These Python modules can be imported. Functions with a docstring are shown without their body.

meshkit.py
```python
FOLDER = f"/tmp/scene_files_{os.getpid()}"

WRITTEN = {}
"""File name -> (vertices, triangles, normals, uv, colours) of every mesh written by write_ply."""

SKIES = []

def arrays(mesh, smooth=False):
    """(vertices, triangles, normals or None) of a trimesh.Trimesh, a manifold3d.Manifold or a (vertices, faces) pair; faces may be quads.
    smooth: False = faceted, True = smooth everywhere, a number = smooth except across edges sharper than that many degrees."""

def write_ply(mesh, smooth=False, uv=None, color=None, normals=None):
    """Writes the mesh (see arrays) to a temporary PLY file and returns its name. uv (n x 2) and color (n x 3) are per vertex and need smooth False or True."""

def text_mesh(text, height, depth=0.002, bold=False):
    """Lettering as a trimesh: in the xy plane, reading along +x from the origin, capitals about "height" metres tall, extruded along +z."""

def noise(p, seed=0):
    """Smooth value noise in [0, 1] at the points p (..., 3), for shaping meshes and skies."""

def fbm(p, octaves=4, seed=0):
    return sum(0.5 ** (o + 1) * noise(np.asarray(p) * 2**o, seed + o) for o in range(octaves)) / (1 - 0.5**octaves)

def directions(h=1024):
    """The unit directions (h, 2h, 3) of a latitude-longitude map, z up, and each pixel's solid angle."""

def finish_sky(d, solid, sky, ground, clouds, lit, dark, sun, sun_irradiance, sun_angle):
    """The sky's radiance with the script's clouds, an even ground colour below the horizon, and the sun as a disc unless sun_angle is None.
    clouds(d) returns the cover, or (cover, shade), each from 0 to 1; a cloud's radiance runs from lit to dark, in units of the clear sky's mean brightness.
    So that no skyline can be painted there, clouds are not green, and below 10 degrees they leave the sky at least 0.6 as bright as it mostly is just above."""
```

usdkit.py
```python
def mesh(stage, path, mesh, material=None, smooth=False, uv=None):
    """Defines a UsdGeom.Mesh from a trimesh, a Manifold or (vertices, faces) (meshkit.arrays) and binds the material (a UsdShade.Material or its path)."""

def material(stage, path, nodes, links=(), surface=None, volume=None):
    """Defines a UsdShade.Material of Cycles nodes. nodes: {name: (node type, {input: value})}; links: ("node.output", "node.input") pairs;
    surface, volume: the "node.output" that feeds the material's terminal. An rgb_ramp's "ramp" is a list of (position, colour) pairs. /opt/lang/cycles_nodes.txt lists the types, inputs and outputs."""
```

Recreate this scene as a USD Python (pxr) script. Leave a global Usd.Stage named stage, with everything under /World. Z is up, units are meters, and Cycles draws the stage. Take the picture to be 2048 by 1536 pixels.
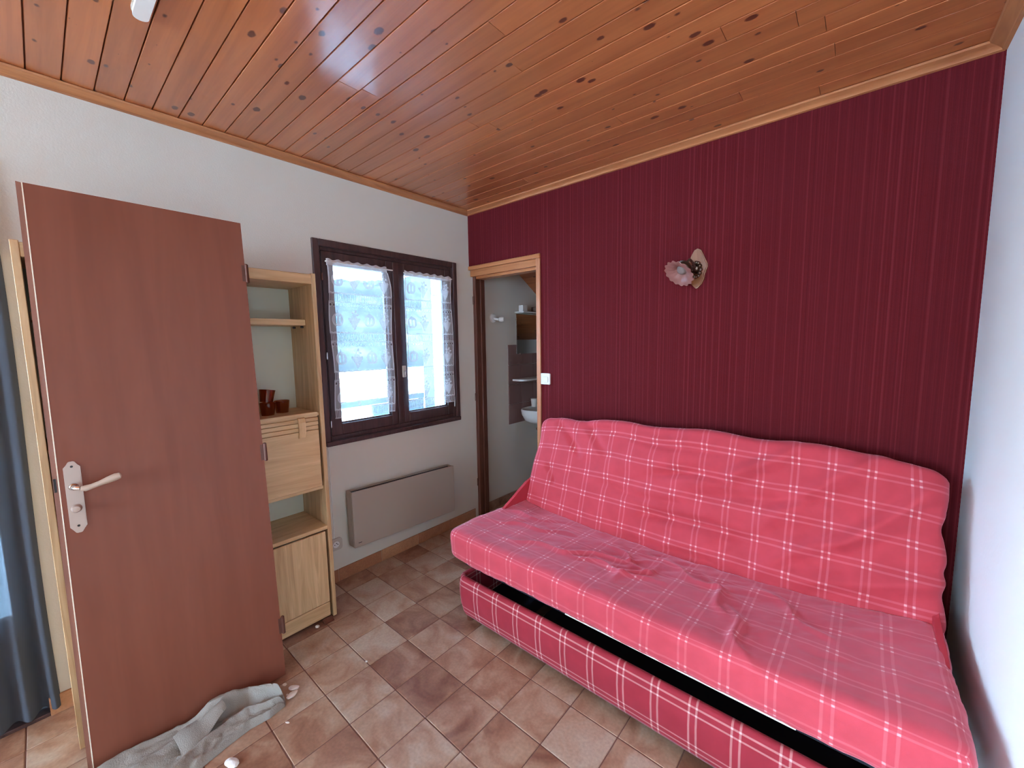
import math, random
import numpy as np, trimesh
from shapely.geometry import Polygon
from pxr import Usd, UsdGeom, UsdLux, UsdShade, Gf, Sdf, Vt
import usdkit, meshkit

# ------------------------------------------------------------------ camera, sky, sun, daylight, exposure
stage = Usd.Stage.CreateInMemory()
UsdGeom.SetStageUpAxis(stage, "Z")
UsdGeom.SetStageMetersPerUnit(stage, 1.0)
UsdGeom.Xform.Define(stage, "/World")
FPX, PITCH, ROLL, YAW = 811.88, 0.1042, -0.0159, -0.7112
EYE = np.array([2.39567, -2.28034, 1.46766])
_f = np.array([math.sin(YAW) * math.cos(PITCH), math.cos(YAW) * math.cos(PITCH), -math.sin(PITCH)])
_r = np.array([math.cos(YAW), -math.sin(YAW), 0.0])
_u = np.cross(_r, _f)
RT = _r * math.cos(ROLL) + _u * math.sin(ROLL)
UP = -_r * math.sin(ROLL) + _u * math.cos(ROLL)
cam = UsdGeom.Camera.Define(stage, "/World/camera")
M = np.eye(4); M[0, :3] = RT; M[1, :3] = UP; M[2, :3] = -_f; M[3, :3] = EYE
cam.AddTransformOp().Set(Gf.Matrix4d(M.tolist()))
cam.CreateHorizontalApertureAttr(36.0)
cam.CreateVerticalApertureAttr(27.0)
cam.CreateFocalLengthAttr(36.0 * FPX / 2048.0)
cam.CreateClippingRangeAttr(Gf.Vec2f(0.02, 2000.0))
cam.CreateExposureAttr(0.56)

sky = UsdLux.DomeLight.Define(stage, "/World/sky")
sky.CreateColorAttr(Gf.Vec3f(0.38, 0.67, 1.0)); sky.CreateIntensityAttr(9.5)
sun = UsdLux.DistantLight.Define(stage, "/World/sun")
sun.CreateColorAttr(Gf.Vec3f(1.0, 0.95, 0.88)); sun.CreateIntensityAttr(30.0); sun.CreateAngleAttr(0.6)


def aim(prim, pos, direction):
    """A light looks down its own -z."""
    z = -np.array(direction, float); z /= np.linalg.norm(z)
    x = np.cross([0, 0, 1.0], z); x /= np.linalg.norm(x)
    y = np.cross(z, x)
    m = np.eye(4); m[0, :3] = x; m[1, :3] = y; m[2, :3] = z; m[3, :3] = pos
    UsdGeom.Xformable(prim).AddTransformOp().Set(Gf.Matrix4d(m.tolist()))


aim(sun, (0, 0, 20), (-0.18, -1.0, -0.62))
# daylight that comes in through the uncovered half of the French door (left) and the window of the front wall, both behind the photographer
day1 = UsdLux.RectLight.Define(stage, "/World/french_door_daylight")
day1.CreateWidthAttr(0.86); day1.CreateHeightAttr(1.95); day1.CreateColorAttr(Gf.Vec3f(0.97, 0.97, 0.95)); day1.CreateIntensityAttr(22.0)
aim(day1, (-0.22, -3.07, 1.08), (1, 0, 0))
day2 = UsdLux.RectLight.Define(stage, "/World/front_window_daylight")
day2.CreateWidthAttr(1.7); day2.CreateHeightAttr(1.25); day2.CreateColorAttr(Gf.Vec3f(1.0, 0.90, 0.77)); day2.CreateIntensityAttr(8.5)
aim(day2, (1.35, -6.72, 1.47), (0, 1, 0))

# ------------------------------------------------------------------ helpers
rng = random.Random(7)
nrng = np.random.default_rng(7)
used, base = {}, {}


def lin(r, g, b):
    return tuple(((c / 255) / 12.92 if c / 255 <= 0.04045 else ((c / 255 + 0.055) / 1.055) ** 2.4) for c in (r, g, b))


def path_of(name, parent):
    root = str(parent.GetPath()) if parent is not None else "/World"
    k = used.get((root, name), 0); used[(root, name)] = k + 1
    return f"{root}/{name}" + (f"_{k:03d}" if k else "")


def tag(prim, label=None, cat=None, group=None, kind=None):
    for key, val in (("label", label), ("category", cat), ("group", group), ("kind", kind)):
        if val:
            prim.SetCustomDataByKey(key, val)
    return prim


def thing(name, label, cat, loc=(0, 0, 0), group=None, kind=None):
    x = UsdGeom.Xform.Define(stage, path_of(name, None))
    x.AddTranslateOp().Set(Gf.Vec3d(*map(float, loc)))
    base[str(x.GetPath())] = np.array(loc, float)
    return tag(x.GetPrim(), label, cat, group, kind)


def obj(name, mesh, mat, parent=None, smooth=False, label=None, uv=None, kind=None, normals=None, attr=None):
    """One Mesh prim; geometry is given in world coordinates."""
    v, f, n = meshkit.arrays(mesh, smooth)
    if normals is not None:
        n = normals
    off = np.zeros(3)
    if parent is not None:
        p = parent
        while p and str(p.GetPath()) != "/World":
            off = off + base.get(str(p.GetPath()), np.zeros(3)); p = p.GetParent()
    path = path_of(name, parent)
    m = usdkit.mesh(stage, path, (v - off, f), None, False, uv)
    if n is not None:
        m.CreateNormalsAttr(Vt.Vec3fArray.FromNumpy(np.asarray(n, np.float32))); m.SetNormalsInterpolation("vertex")
    if attr is not None:
        for k, a in attr.items():
            UsdGeom.PrimvarsAPI(m).CreatePrimvar(k, Sdf.ValueTypeNames.FloatArray, "vertex").Set(Vt.FloatArray.FromNumpy(np.asarray(a, np.float32)))
    UsdShade.MaterialBindingAPI.Apply(m.GetPrim()).Bind(mat)
    return tag(m.GetPrim(), label, None, None, kind)


def cat(parts):
    vs, fs, n = [], [], 0
    for m in parts:
        v, f, _ = meshkit.arrays(m)
        vs.append(v); fs.append(f + n); n += len(v)
    return np.vstack(vs), np.vstack(fs)


def bx(x0, x1, y0, y1, z0, z1, b=0.002):
    """Box with chamfered edges."""
    lo, hi = np.minimum([x0, y0, z0], [x1, y1, z1]), np.maximum([x0, y0, z0], [x1, y1, z1])
    b = min(b, 0.45 * (hi - lo).min())
    if b <= 0:
        m = trimesh.creation.box(hi - lo); m.apply_translation((lo + hi) / 2)
        return np.array(m.vertices), np.array(m.faces)
    P = []
    for k in range(3):
        for s in range(8):
            c = np.array([(hi if s >> i & 1 else lo)[i] for i in range(3)], float)
            for i in range(3):
                if i != k:
                    c[i] += -b if s >> i & 1 else b
            P.append(c)
    h = trimesh.Trimesh(P).convex_hull
    return np.array(h.vertices), np.array(h.faces)


def prism(poly, origin, ax, ay, depth, holes=()):
    """Extrudes a 2D outline placed at origin along the axes ax, ay by depth along ax x ay."""
    m = trimesh.creation.extrude_polygon(Polygon(poly, holes), abs(depth), engine="earcut")
    v = np.array(m.vertices)
    ax, ay = np.array(ax, float), np.array(ay, float); az = np.cross(ax, ay)
    s = 1 if depth >= 0 else -1
    w = np.array(origin) + v[:, :1] * ax + v[:, 1:2] * ay + v[:, 2:] * s * az
    f = np.array(m.faces)
    return w, (f if s > 0 else f[:, ::-1])


def lathe(prof, n=32, centre=(0, 0, 0), axis=(0, 0, 1), flute=None):
    """Revolves (r, h) pairs; flute(theta, t) scales r."""
    prof = np.array(prof, float)
    th = np.linspace(0, 2 * np.pi, n, endpoint=False)
    z = np.array(axis, float); z /= np.linalg.norm(z)
    x = np.cross(z, [0.3, 0.8, 0.5]); x /= np.linalg.norm(x); y = np.cross(z, x)
    V = []
    for i, (r, h) in enumerate(prof):
        k = np.ones(n) if flute is None else np.array([flute(t, i / (len(prof) - 1)) for t in th])
        V.append(np.array(centre) + h * z + (r * k * np.cos(th))[:, None] * x + (r * k * np.sin(th))[:, None] * y)
    V = np.vstack(V); F = []
    for i in range(len(prof) - 1):
        for j in range(n):
            a, b2 = i * n + j, i * n + (j + 1) % n
            F += [[a, b2, b2 + n], [a, b2 + n, a + n]]
    return V, np.array(F)


def tube(pts, r, n=10, cap=True):
    p = np.array(pts, float); r = np.broadcast_to(r, (len(p),)).astype(float)
    t = np.gradient(p, axis=0); t /= np.linalg.norm(t, axis=1, keepdims=True) + 1e-12
    a = np.cross(t, np.where(np.abs(t[:, 2:]) < 0.9, [0, 0, 1.0], [1.0, 0, 0])); a /= np.linalg.norm(a, axis=1, keepdims=True) + 1e-12
    b = np.cross(t, a); th = np.arange(n) * 2 * np.pi / n
    V = (p[:, None] + r[:, None, None] * (np.cos(th)[None, :, None] * a[:, None] + np.sin(th)[None, :, None] * b[:, None])).reshape(-1, 3)
    F = []
    for i in range(len(p) - 1):
        for j in range(n):
            q, w = i * n + j, i * n + (j + 1) % n
            F += [[q, w, w + n], [q, w + n, q + n]]
    if cap:
        V = np.vstack([V, p[:1], p[-1:]]); m = len(V)
        for j in range(n):
            F += [[m - 2, (j + 1) % n, j], [m - 1, (len(p) - 1) * n + j, (len(p) - 1) * n + (j + 1) % n]]
    return V, np.array(F)


def grid(nu, nv):
    i, j = np.meshgrid(np.arange(nu - 1), np.arange(nv - 1), indexing="ij")
    q = i * nv + j
    return np.vstack([np.stack([q, q + nv, q + nv + 1], -1).reshape(-1, 3), np.stack([q, q + nv + 1, q + 1], -1).reshape(-1, 3)])


def weld_normals(v, f):
    key = np.round(v / 1e-5).astype(np.int64)
    _, inv = np.unique(key, axis=0, return_inverse=True); inv = inv.ravel()
    fn = np.cross(v[f[:, 1]] - v[f[:, 0]], v[f[:, 2]] - v[f[:, 0]])
    n = np.zeros((inv.max() + 1, 3))
    for k in range(3):
        np.add.at(n, inv[f[:, k]], fn)
    n = n[inv]
    return n / np.maximum(np.linalg.norm(n, axis=1, keepdims=True), 1e-15)


def cushion(lo, hi, r, step, faces=("top", "bottom", "front", "back", "left", "right")):
    """Rounded box as six grids; (vertices, triangles, uv) with uv unrolled over the edges from the top face. x = length, y = depth (front = low y), z = height."""
    lo, hi = np.array(lo, float), np.array(hi, float)
    r = np.minimum(np.broadcast_to(r, (3,)).astype(float), 0.49 * (hi - lo))
    V, F, U, n = [], [], [], 0
    for name in faces:
        ax = {"top": 2, "bottom": 2, "front": 1, "back": 1, "left": 0, "right": 0}[name]
        side = hi[ax] if name in ("top", "back", "right") else lo[ax]
        a, b = [k for k in range(3) if k != ax]

        def ticks(k):
            e = r[k] * (1 - np.cos(np.linspace(0, np.pi / 2, 5)))
            m = max(2, int((hi[k] - lo[k] - 2 * r[k]) / step) + 1)
            return np.concatenate([lo[k] + e[:-1], np.linspace(lo[k] + r[k], hi[k] - r[k], m), hi[k] - e[:-1][::-1]])
        A, B = np.meshgrid(ticks(a), ticks(b), indexing="ij")
        q = np.zeros((A.size, 3)); q[:, a] = A.ravel(); q[:, b] = B.ravel(); q[:, ax] = side
        c = np.clip(q, lo + r, hi - r); d = (q - c) / r
        d /= np.linalg.norm(d, axis=1, keepdims=True)
        p = c + d * r
        f = grid(*A.shape)
        t = p[f[:, 1]] - p[f[:, 0]]; nn = np.cross(t, p[f[:, 2]] - p[f[:, 0]])
        if (nn @ ((name in ("top", "back", "right")) * 2 - 1.0) * np.eye(3)[ax] if False else (nn[:, ax].sum() * (1 if name in ("top", "back", "right") else -1))) < 0:
            f = f[:, ::-1]
        down = hi[2] - q[:, 2]
        uv = {"top": (q[:, 0], q[:, 1]), "bottom": (q[:, 0], q[:, 1]), "front": (q[:, 0], lo[1] - down), "back": (q[:, 0], hi[1] + down),
              "left": (lo[0] - down, q[:, 1]), "right": (hi[0] + down, q[:, 1])}[name]
        V.append(p); F.append(f + n); U.append(np.stack(uv, 1)); n += len(p)
    return np.vstack(V), np.vstack(F), np.vstack(U)


# ------------------------------------------------------------------ materials
LOOKS = {}


def mat(name, nodes, links, surface):
    LOOKS[name] = usdkit.material(stage, f"/World/Looks/{name}", nodes, links, surface=surface)
    return LOOKS[name]


def plain(name, col, rough=0.5, metal=0.0, spec=0.5, bump=0.0, bscale=60, **kw):
    n = {"p": ("principled_bsdf", {"base_color": col, "roughness": rough, "metallic": metal, "specular_ior_level": spec, **kw})}
    l = []
    if bump:
        n |= {"g": ("geometry", {}), "n": ("noise_texture", {"scale": bscale, "detail": 3}), "b": ("bump", {"strength": bump, "distance": 0.002})}
        l += [("g.position", "n.vector"), ("n.fac", "b.height"), ("b.normal", "p.normal")]
    return mat(name, n, l, "p.BSDF")


def wood(name, dark, light, stretch, rough=0.4, spec=0.5, knots=None, contrast=(0.35, 0.65), vary=0.12, coat=0.0, bump=0.15, detail=4, dist=0.8, coat_rough=0.1):
    """Grain runs along the axis with the small stretch value."""
    n = {"g": ("geometry", {}), "o": ("object_info", {}), "om": ("vector_math", {"math_type": "scale", "vector1": (37.0, 91.0, 53.0)}),
         "add": ("vector_math", {"math_type": "add"}), "m": ("mapping", {"scale": stretch}),
         "n": ("noise_texture", {"scale": 1.0, "detail": detail, "roughness": 0.62, "distortion": dist}),
         "r": ("rgb_ramp", {"ramp": [(contrast[0], dark), (contrast[1], light)]}),
         "h": ("hsv", {}), "hv": ("map_range", {"from_min": 0.0, "from_max": 1.0, "to_min": 1 - vary, "to_max": 1 + vary}),
         "b": ("bump", {"strength": bump, "distance": 0.001}),
         "p": ("principled_bsdf", {"roughness": rough, "specular_ior_level": spec, "coat_weight": coat, "coat_roughness": coat_rough})}
    l = [("o.random", "om.scale"), ("g.position", "add.vector1"), ("om.vector", "add.vector2"), ("add.vector", "m.vector"), ("m.vector", "n.vector"), ("n.fac", "r.fac"),
         ("o.random", "hv.value"), ("hv.result", "h.value"), ("n.fac", "b.height"), ("b.normal", "p.normal")]
    if knots:
        sc, rad, kcol = knots
        n |= {"km": ("mapping", {"scale": sc}), "kv": ("voronoi_texture", {"dimensions": "2D", "scale": 1.0, "randomness": 1.0}), "ks": ("separate_color", {}),
              "kw": ("noise_texture", {"scale": 60.0, "detail": 2}), "ka": ("math", {"math_type": "multiply_add", "value2": 0.07, "value3": -0.035}), "kd": ("math", {"math_type": "add"}),
              "kr": ("math", {"math_type": "multiply_add", "value2": rad, "value3": -0.035}), "kx": ("math", {"math_type": "subtract"}),
              "kf": ("map_range", {"from_min": -0.02, "from_max": 0.015, "to_min": 0.9, "to_max": 0.0, "clamp": True}), "kc": ("mix_color", {"b": kcol})}
        l += [("add.vector", "km.vector"), ("km.vector", "kv.vector"), ("kv.color", "ks.color"), ("g.position", "kw.vector"), ("kw.fac", "ka.value1"), ("ks.r", "kr.value1"),
              ("kv.distance", "kd.value1"), ("ka.value", "kd.value2"), ("kd.value", "kx.value1"), ("kr.value", "kx.value2"), ("kx.value", "kf.value"), ("kf.result", "kc.fac"), ("r.color", "kc.a"), ("kc.result", "h.color")]
    else:
        l.append(("r.color", "h.color"))
    l.append(("h.color", "p.base_color"))
    return mat(name, n, l, "p.BSDF")


WHITE = plain("white_plaster", (0.70, 0.655, 0.57), 0.85, spec=0.25, bump=0.25, bscale=140)
WHITE_R = plain("white_paint", (0.84, 0.88, 0.86), 0.7, spec=0.3, bump=0.15, bscale=90)
JOINT = plain("joint_brown", (0.26, 0.075, 0.03), 0.8)
GREY_PANEL = plain("grey_panel", (0.33, 0.29, 0.25), 0.7)
GROUT = plain("grout", (0.20, 0.10, 0.075), 0.9, bump=0.3, bscale=200)
SNOW = plain("snow", (0.82, 0.84, 0.88), 0.9)
PLASTIC_W = plain("white_plastic", (0.80, 0.79, 0.75), 0.35)
PLASTIC_I = plain("ivory_plastic", (0.55, 0.48, 0.40), 0.4)
BEIGE = plain("beige_enamel", (0.43, 0.36, 0.29), 0.45, bump=0.05, bscale=400)
DARK = plain("dark_slot", (0.02, 0.02, 0.022), 0.7)
BLACK_CLOTH = plain("black_cloth", (0.018, 0.019, 0.028), 0.9, spec=0.2, bump=0.4, bscale=300)
STEEL = plain("steel", (0.55, 0.55, 0.56), 0.25, metal=1.0)
CHROME = plain("chrome", (0.8, 0.8, 0.8), 0.12, metal=1.0)
BRASS = plain("pale_brass", (0.47, 0.36, 0.30), 0.42, metal=0.35)
GRIP = plain("pale_grip", (0.50, 0.38, 0.29), 0.38)
BRONZE = plain("bronze", (0.16, 0.10, 0.07), 0.3, metal=0.9, bump=0.5, bscale=180)
BROWN_METAL = plain("brown_metal", (0.12, 0.05, 0.035), 0.35, metal=0.4)
CERAMIC = plain("ceramic", (0.72, 0.71, 0.68), 0.15)
SEAL = plain("white_seal", (0.85, 0.78, 0.62), 0.3)
MIRROR = plain("mirror_glass", (0.55, 0.55, 0.56), 0.04, metal=1.0)
GREEN_W = plain("bookcase_back_board", (0.62, 0.60, 0.47), 0.6)
FLAKE = plain("plaster_flake", (0.80, 0.77, 0.72), 0.9)
TILE_PINK = plain("mauve_tile", (0.24, 0.13, 0.115), 0.25)

PLANK = wood("varnished_pine", (0.40, 0.115, 0.036), (0.51, 0.160, 0.050), (1.3, 22, 22), rough=0.36, spec=0.5, knots=((5.4, 9.0, 9.0), 0.150, (0.075, 0.014, 0.008)), vary=0.10, coat=0.65, coat_rough=0.15, bump=0.16, dist=0.5)
PINE_TRIM = wood("pine_trim", (0.37, 0.125, 0.045), (0.54, 0.20, 0.075), (1.5, 1.5, 40), rough=0.35, vary=0.05)
PINE_TRIM_Y = wood("pine_moulding", (0.36, 0.13, 0.05), (0.55, 0.22, 0.085), (3, 2, 40), rough=0.35, vary=0.05)
PINE_TRIM_V = wood("pine_upright", (0.40, 0.145, 0.065), (0.54, 0.215, 0.105), (40, 40, 1.5), rough=0.35, vary=0.05)
JAMB = wood("dark_jamb", (0.085, 0.028, 0.018), (0.15, 0.05, 0.03), (40, 40, 2), rough=0.35, vary=0.05)
LEAF = wood("brown_veneer", (0.19, 0.055, 0.030), (0.228, 0.070, 0.039), (14, 14, 0.9), rough=0.45, spec=0.3, contrast=(0.3, 0.7), vary=0.0, bump=0.05, dist=0.4)
EDGE = wood("brown_edge", (0.22, 0.085, 0.055), (0.27, 0.11, 0.07), (40, 40, 2), rough=0.45, vary=0.0)
OAK_V = wood("pale_oak_upright", (0.50, 0.30, 0.14), (0.72, 0.48, 0.25), (22, 22, 1.6), rough=0.45, vary=0.05, dist=1.6)
OAK_H = wood("pale_oak_level", (0.54, 0.33, 0.155), (0.70, 0.46, 0.235), (22, 1.6, 22), rough=0.45, vary=0.05, dist=1.6)
WINWOOD = wood("dark_window_wood", (0.050, 0.023, 0.021), (0.085, 0.041, 0.036), (30, 30, 3), rough=0.5, vary=0.1)
PLAQUE = wood("plaque_wood", (0.19, 0.058, 0.015), (0.26, 0.092, 0.028), (20, 20, 3), rough=0.4, vary=0.0)


def terracotta(name, cols, rough, scale, bump=0.15):
    n = {"g": ("geometry", {}), "o": ("object_info", {}), "om": ("vector_math", {"math_type": "scale", "vector1": (41.0, 67.0, 29.0)}), "add": ("vector_math", {"math_type": "add"}),
         "n": ("noise_texture", {"scale": scale, "detail": 3, "roughness": 0.55, "distortion": 0.7}), "sh": ("math", {"math_type": "multiply_add", "value2": 0.34, "value3": -0.17}),
         "sum": ("math", {"math_type": "add"}), "r": ("rgb_ramp", {"ramp": cols}), "n2": ("noise_texture", {"scale": 90.0, "detail": 3}),
         "sp": ("map_range", {"from_min": 0.35, "from_max": 0.75, "to_min": 0.9, "to_max": 1.1}), "mul": ("mix_color", {"blend_type": "multiply", "fac": 1.0}),
         "b": ("bump", {"strength": bump, "distance": 0.002}), "p": ("principled_bsdf", {"roughness": rough, "specular_ior_level": 0.5})}
    l = [("o.random", "om.scale"), ("g.position", "add.vector1"), ("om.vector", "add.vector2"), ("add.vector", "n.vector"), ("o.random", "sh.value1"), ("n.fac", "sum.value1"), ("sh.value", "sum.value2"),
         ("sum.value", "r.fac"), ("g.position", "n2.vector"), ("n2.fac", "sp.value"), ("r.color", "mul.a"), ("sp.result", "mul.b"), ("mul.result", "p.base_color"), ("n2.fac", "b.height"), ("b.normal", "p.normal")]
    return mat(name, n, l, "p.BSDF")


FLOORTILE = terracotta("flamed_floor_tile", [(0.22, (0.22, 0.092, 0.054)), (0.40, (0.35, 0.180, 0.110)), (0.54, (0.44, 0.275, 0.180)), (0.75, (0.50, 0.375, 0.28))], 0.36, 6.5)
SKIRT = terracotta("skirting_tile", [(0.25, (0.36, 0.15, 0.07)), (0.7, (0.52, 0.26, 0.13))], 0.45, 5.0)


def wallpaper():
    n = {"g": ("geometry", {}), "s": ("separate_xyz", {}),
         "a": ("noise_texture", {"dimensions": "1D", "scale": 95.0, "detail": 1, "roughness": 0.4}), "t": ("noise_texture", {"dimensions": "1D", "scale": 210.0, "detail": 1}),
         "r": ("rgb_ramp", {"ramp": [(0.36, (0.098, 0.0070, 0.0100)), (0.58, (0.105, 0.0078, 0.011)), (0.66, (0.122, 0.0105, 0.0145)), (0.74, (0.140, 0.0145, 0.019))]}),
         "r2": ("map_range", {"from_min": 0.3, "from_max": 0.7, "to_min": 0.93, "to_max": 1.07}), "m": ("mix_color", {"blend_type": "multiply", "fac": 1.0}),
         "cv": ("noise_texture", {"scale": 700.0, "detail": 2}), "ad": ("math", {"math_type": "add"}),
         "b": ("bump", {"strength": 0.45, "distance": 0.002}), "p": ("principled_bsdf", {"roughness": 0.85, "specular_ior_level": 0.12})}
    l = [("g.position", "s.vector"), ("s.x", "a.w"), ("s.x", "t.w"), ("a.fac", "r.fac"), ("t.fac", "r2.value"), ("r.color", "m.a"), ("r2.result", "m.b"), ("m.result", "p.base_color"),
         ("g.position", "cv.vector"), ("cv.fac", "ad.value1"), ("t.fac", "ad.value2"), ("ad.value", "b.height"), ("b.normal", "p.normal")]
    return mat("red_wallpaper", n, l, "p.BSDF")


RED = wallpaper()


def plaid(name, red, pink, pu, pv, ou, ov, sep, width, rough=0.8, strength=0.15, second=0.15, sheen=0.2):
    """Tartan of double lines woven both ways; periods pu, pv, a line through ou, ov (all metres of cloth)."""
    n = {"uv": ("uvmap", {"attribute": "st"}), "s": ("separate_xyz", {}), "p": ("principled_bsdf", {"roughness": rough, "specular_ior_level": 0.25, "sheen_weight": sheen, "sheen_roughness": 0.4, "sheen_tint": (1.0, 0.66, 0.76)}),
         "g": ("geometry", {}), "w": ("noise_texture", {"scale": 900.0, "detail": 2}), "b": ("bump", {"strength": 0.2, "distance": 0.001}),
         "wn": ("noise_texture", {"scale": 14.0, "detail": 3}), "wm": ("map_range", {"from_min": 0.3, "from_max": 0.7, "to_min": 0.94, "to_max": 1.06}), "mul": ("mix_color", {"blend_type": "multiply", "fac": 1.0}),
         "m1": ("mix_color", {"a": red, "b": pink}), "m2": ("mix_color", {"b": pink}), "xx": ("math", {"math_type": "multiply"}), "xk": ("math", {"math_type": "multiply", "value2": 0.34 / (strength * second)}), "m3": ("mix_color", {"b": (0.95, 0.78, 0.76)})}
    l = [("uv.UV", "s.vector"), ("g.position", "w.vector"), ("w.fac", "b.height"), ("b.normal", "p.normal"), ("g.position", "wn.vector"), ("wn.fac", "wm.value")]
    for ax, per, off, st in (("x", pu, ou, strength), ("y", pv, ov, second)):
        n |= {"a" + ax: ("math", {"math_type": "multiply_add", "value2": 1 / per, "value3": 0.5 - off / per + 200.0}), "f" + ax: ("math", {"math_type": "fraction"}),
              "c" + ax: ("math", {"math_type": "subtract", "value2": 0.5}), "d" + ax: ("math", {"math_type": "absolute"}), "e" + ax: ("math", {"math_type": "subtract", "value2": sep / per / 2}),
              "k" + ax: ("math", {"math_type": "absolute"}), "l" + ax: ("map_range", {"range_type": "smoothstep", "from_min": width / per / 2 * 0.6, "from_max": width / per / 2 * 1.4, "to_min": st, "to_max": 0.0, "clamp": True})}
        l += [("s." + ax, f"a{ax}.value1"), (f"a{ax}.value", f"f{ax}.value1"), (f"f{ax}.value", f"c{ax}.value1"), (f"c{ax}.value", f"d{ax}.value1"), (f"d{ax}.value", f"e{ax}.value1"),
              (f"e{ax}.value", f"k{ax}.value1"), (f"k{ax}.value", f"l{ax}.value")]
    l += [("lx.result", "m1.fac"), ("m1.result", "m2.a"), ("ly.result", "m2.fac"), ("m2.result", "m3.a"), ("lx.result", "xx.value1"), ("ly.result", "xx.value2"), ("xx.value", "xk.value1"), ("xk.value", "m3.fac"), ("m3.result", "mul.a"), ("wm.result", "mul.b"), ("mul.result", "p.base_color")]
    return mat(name, n, l, "p.BSDF")


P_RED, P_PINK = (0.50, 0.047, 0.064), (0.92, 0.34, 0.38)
PL_SEAT = plaid("plaid_seat", (0.56, 0.060, 0.085), P_PINK, 0.1305, 0.1235, 0.815, -0.84, 0.024, 0.0075, sheen=0.60)
PL_BACK = plaid("plaid_back", P_RED, P_PINK, 0.1225, 0.1135, 0.859, 0.488, 0.022, 0.0075)
RED_CLOTH = plain("red_cover_cloth", (0.48, 0.040, 0.056), 0.85, spec=0.2, bump=0.2, bscale=500)
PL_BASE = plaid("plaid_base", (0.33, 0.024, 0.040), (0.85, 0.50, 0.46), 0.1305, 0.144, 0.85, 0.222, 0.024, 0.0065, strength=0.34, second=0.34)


def cloth(name, col, thru, transparent=None, rough=0.9):
    n = {"d": ("diffuse_bsdf", {"color": col, "roughness": rough}), "t": ("translucent_bsdf", {"color": col}), "m": ("mix_closure", {"fac": thru})}
    l = [("d.BSDF", "m.closure1"), ("t.BSDF", "m.closure2")]
    if transparent is None:
        return mat(name, n, l, "m.closure")
    n |= {"x": ("transparent_bsdf", {}), "a": ("attribute", {"attribute": "weave"}), "w": ("mix_closure", {"fac": 1 - transparent})}
    l += [("x.BSDF", "w.closure1"), ("m.closure", "w.closure2")]
    if transparent < 0:
        l.append(("a.fac", "w.fac"))
    return mat(name, n, l, "w.closure")


LACE = cloth("white_lace", (0.82, 0.84, 0.86), 0.06, -1)
RAG = plain("grey_rag", (0.31, 0.29, 0.255), 0.95, spec=0.1, bump=0.8, bscale=260)
CURTAIN = cloth("slate_curtain", (0.095, 0.105, 0.125), 0.07, 0.02)
mat("window_pane", {"f": ("fresnel", {"IOR": 1.45}), "t": ("transparent_bsdf", {"color": (0.96, 0.98, 0.99)}), "g": ("glossy_bsdf", {"color": (1, 1, 1), "roughness": 0.0}), "m": ("mix_closure", {})},
    [("f.fac", "m.fac"), ("t.BSDF", "m.closure1"), ("g.BSDF", "m.closure2")], "m.closure")
PANE = LOOKS["window_pane"]
AMBER = plain("amber_glass", (0.46, 0.095, 0.022), 0.04, transmission_weight=0.88, ior=1.5)
PINKGLASS = mat("frosted_pink_glass", {"p": ("principled_bsdf", {"base_color": (0.46, 0.20, 0.16), "roughness": 0.28, "transmission_weight": 0.25}), "t": ("translucent_bsdf", {"color": (0.46, 0.20, 0.16)}), "m": ("mix_closure", {"fac": 0.25})},
                [("p.BSDF", "m.closure1"), ("t.BSDF", "m.closure2")], "m.closure")
LAMPCUP = plain("cream_cup", (0.22, 0.155, 0.125), 0.4)
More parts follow.
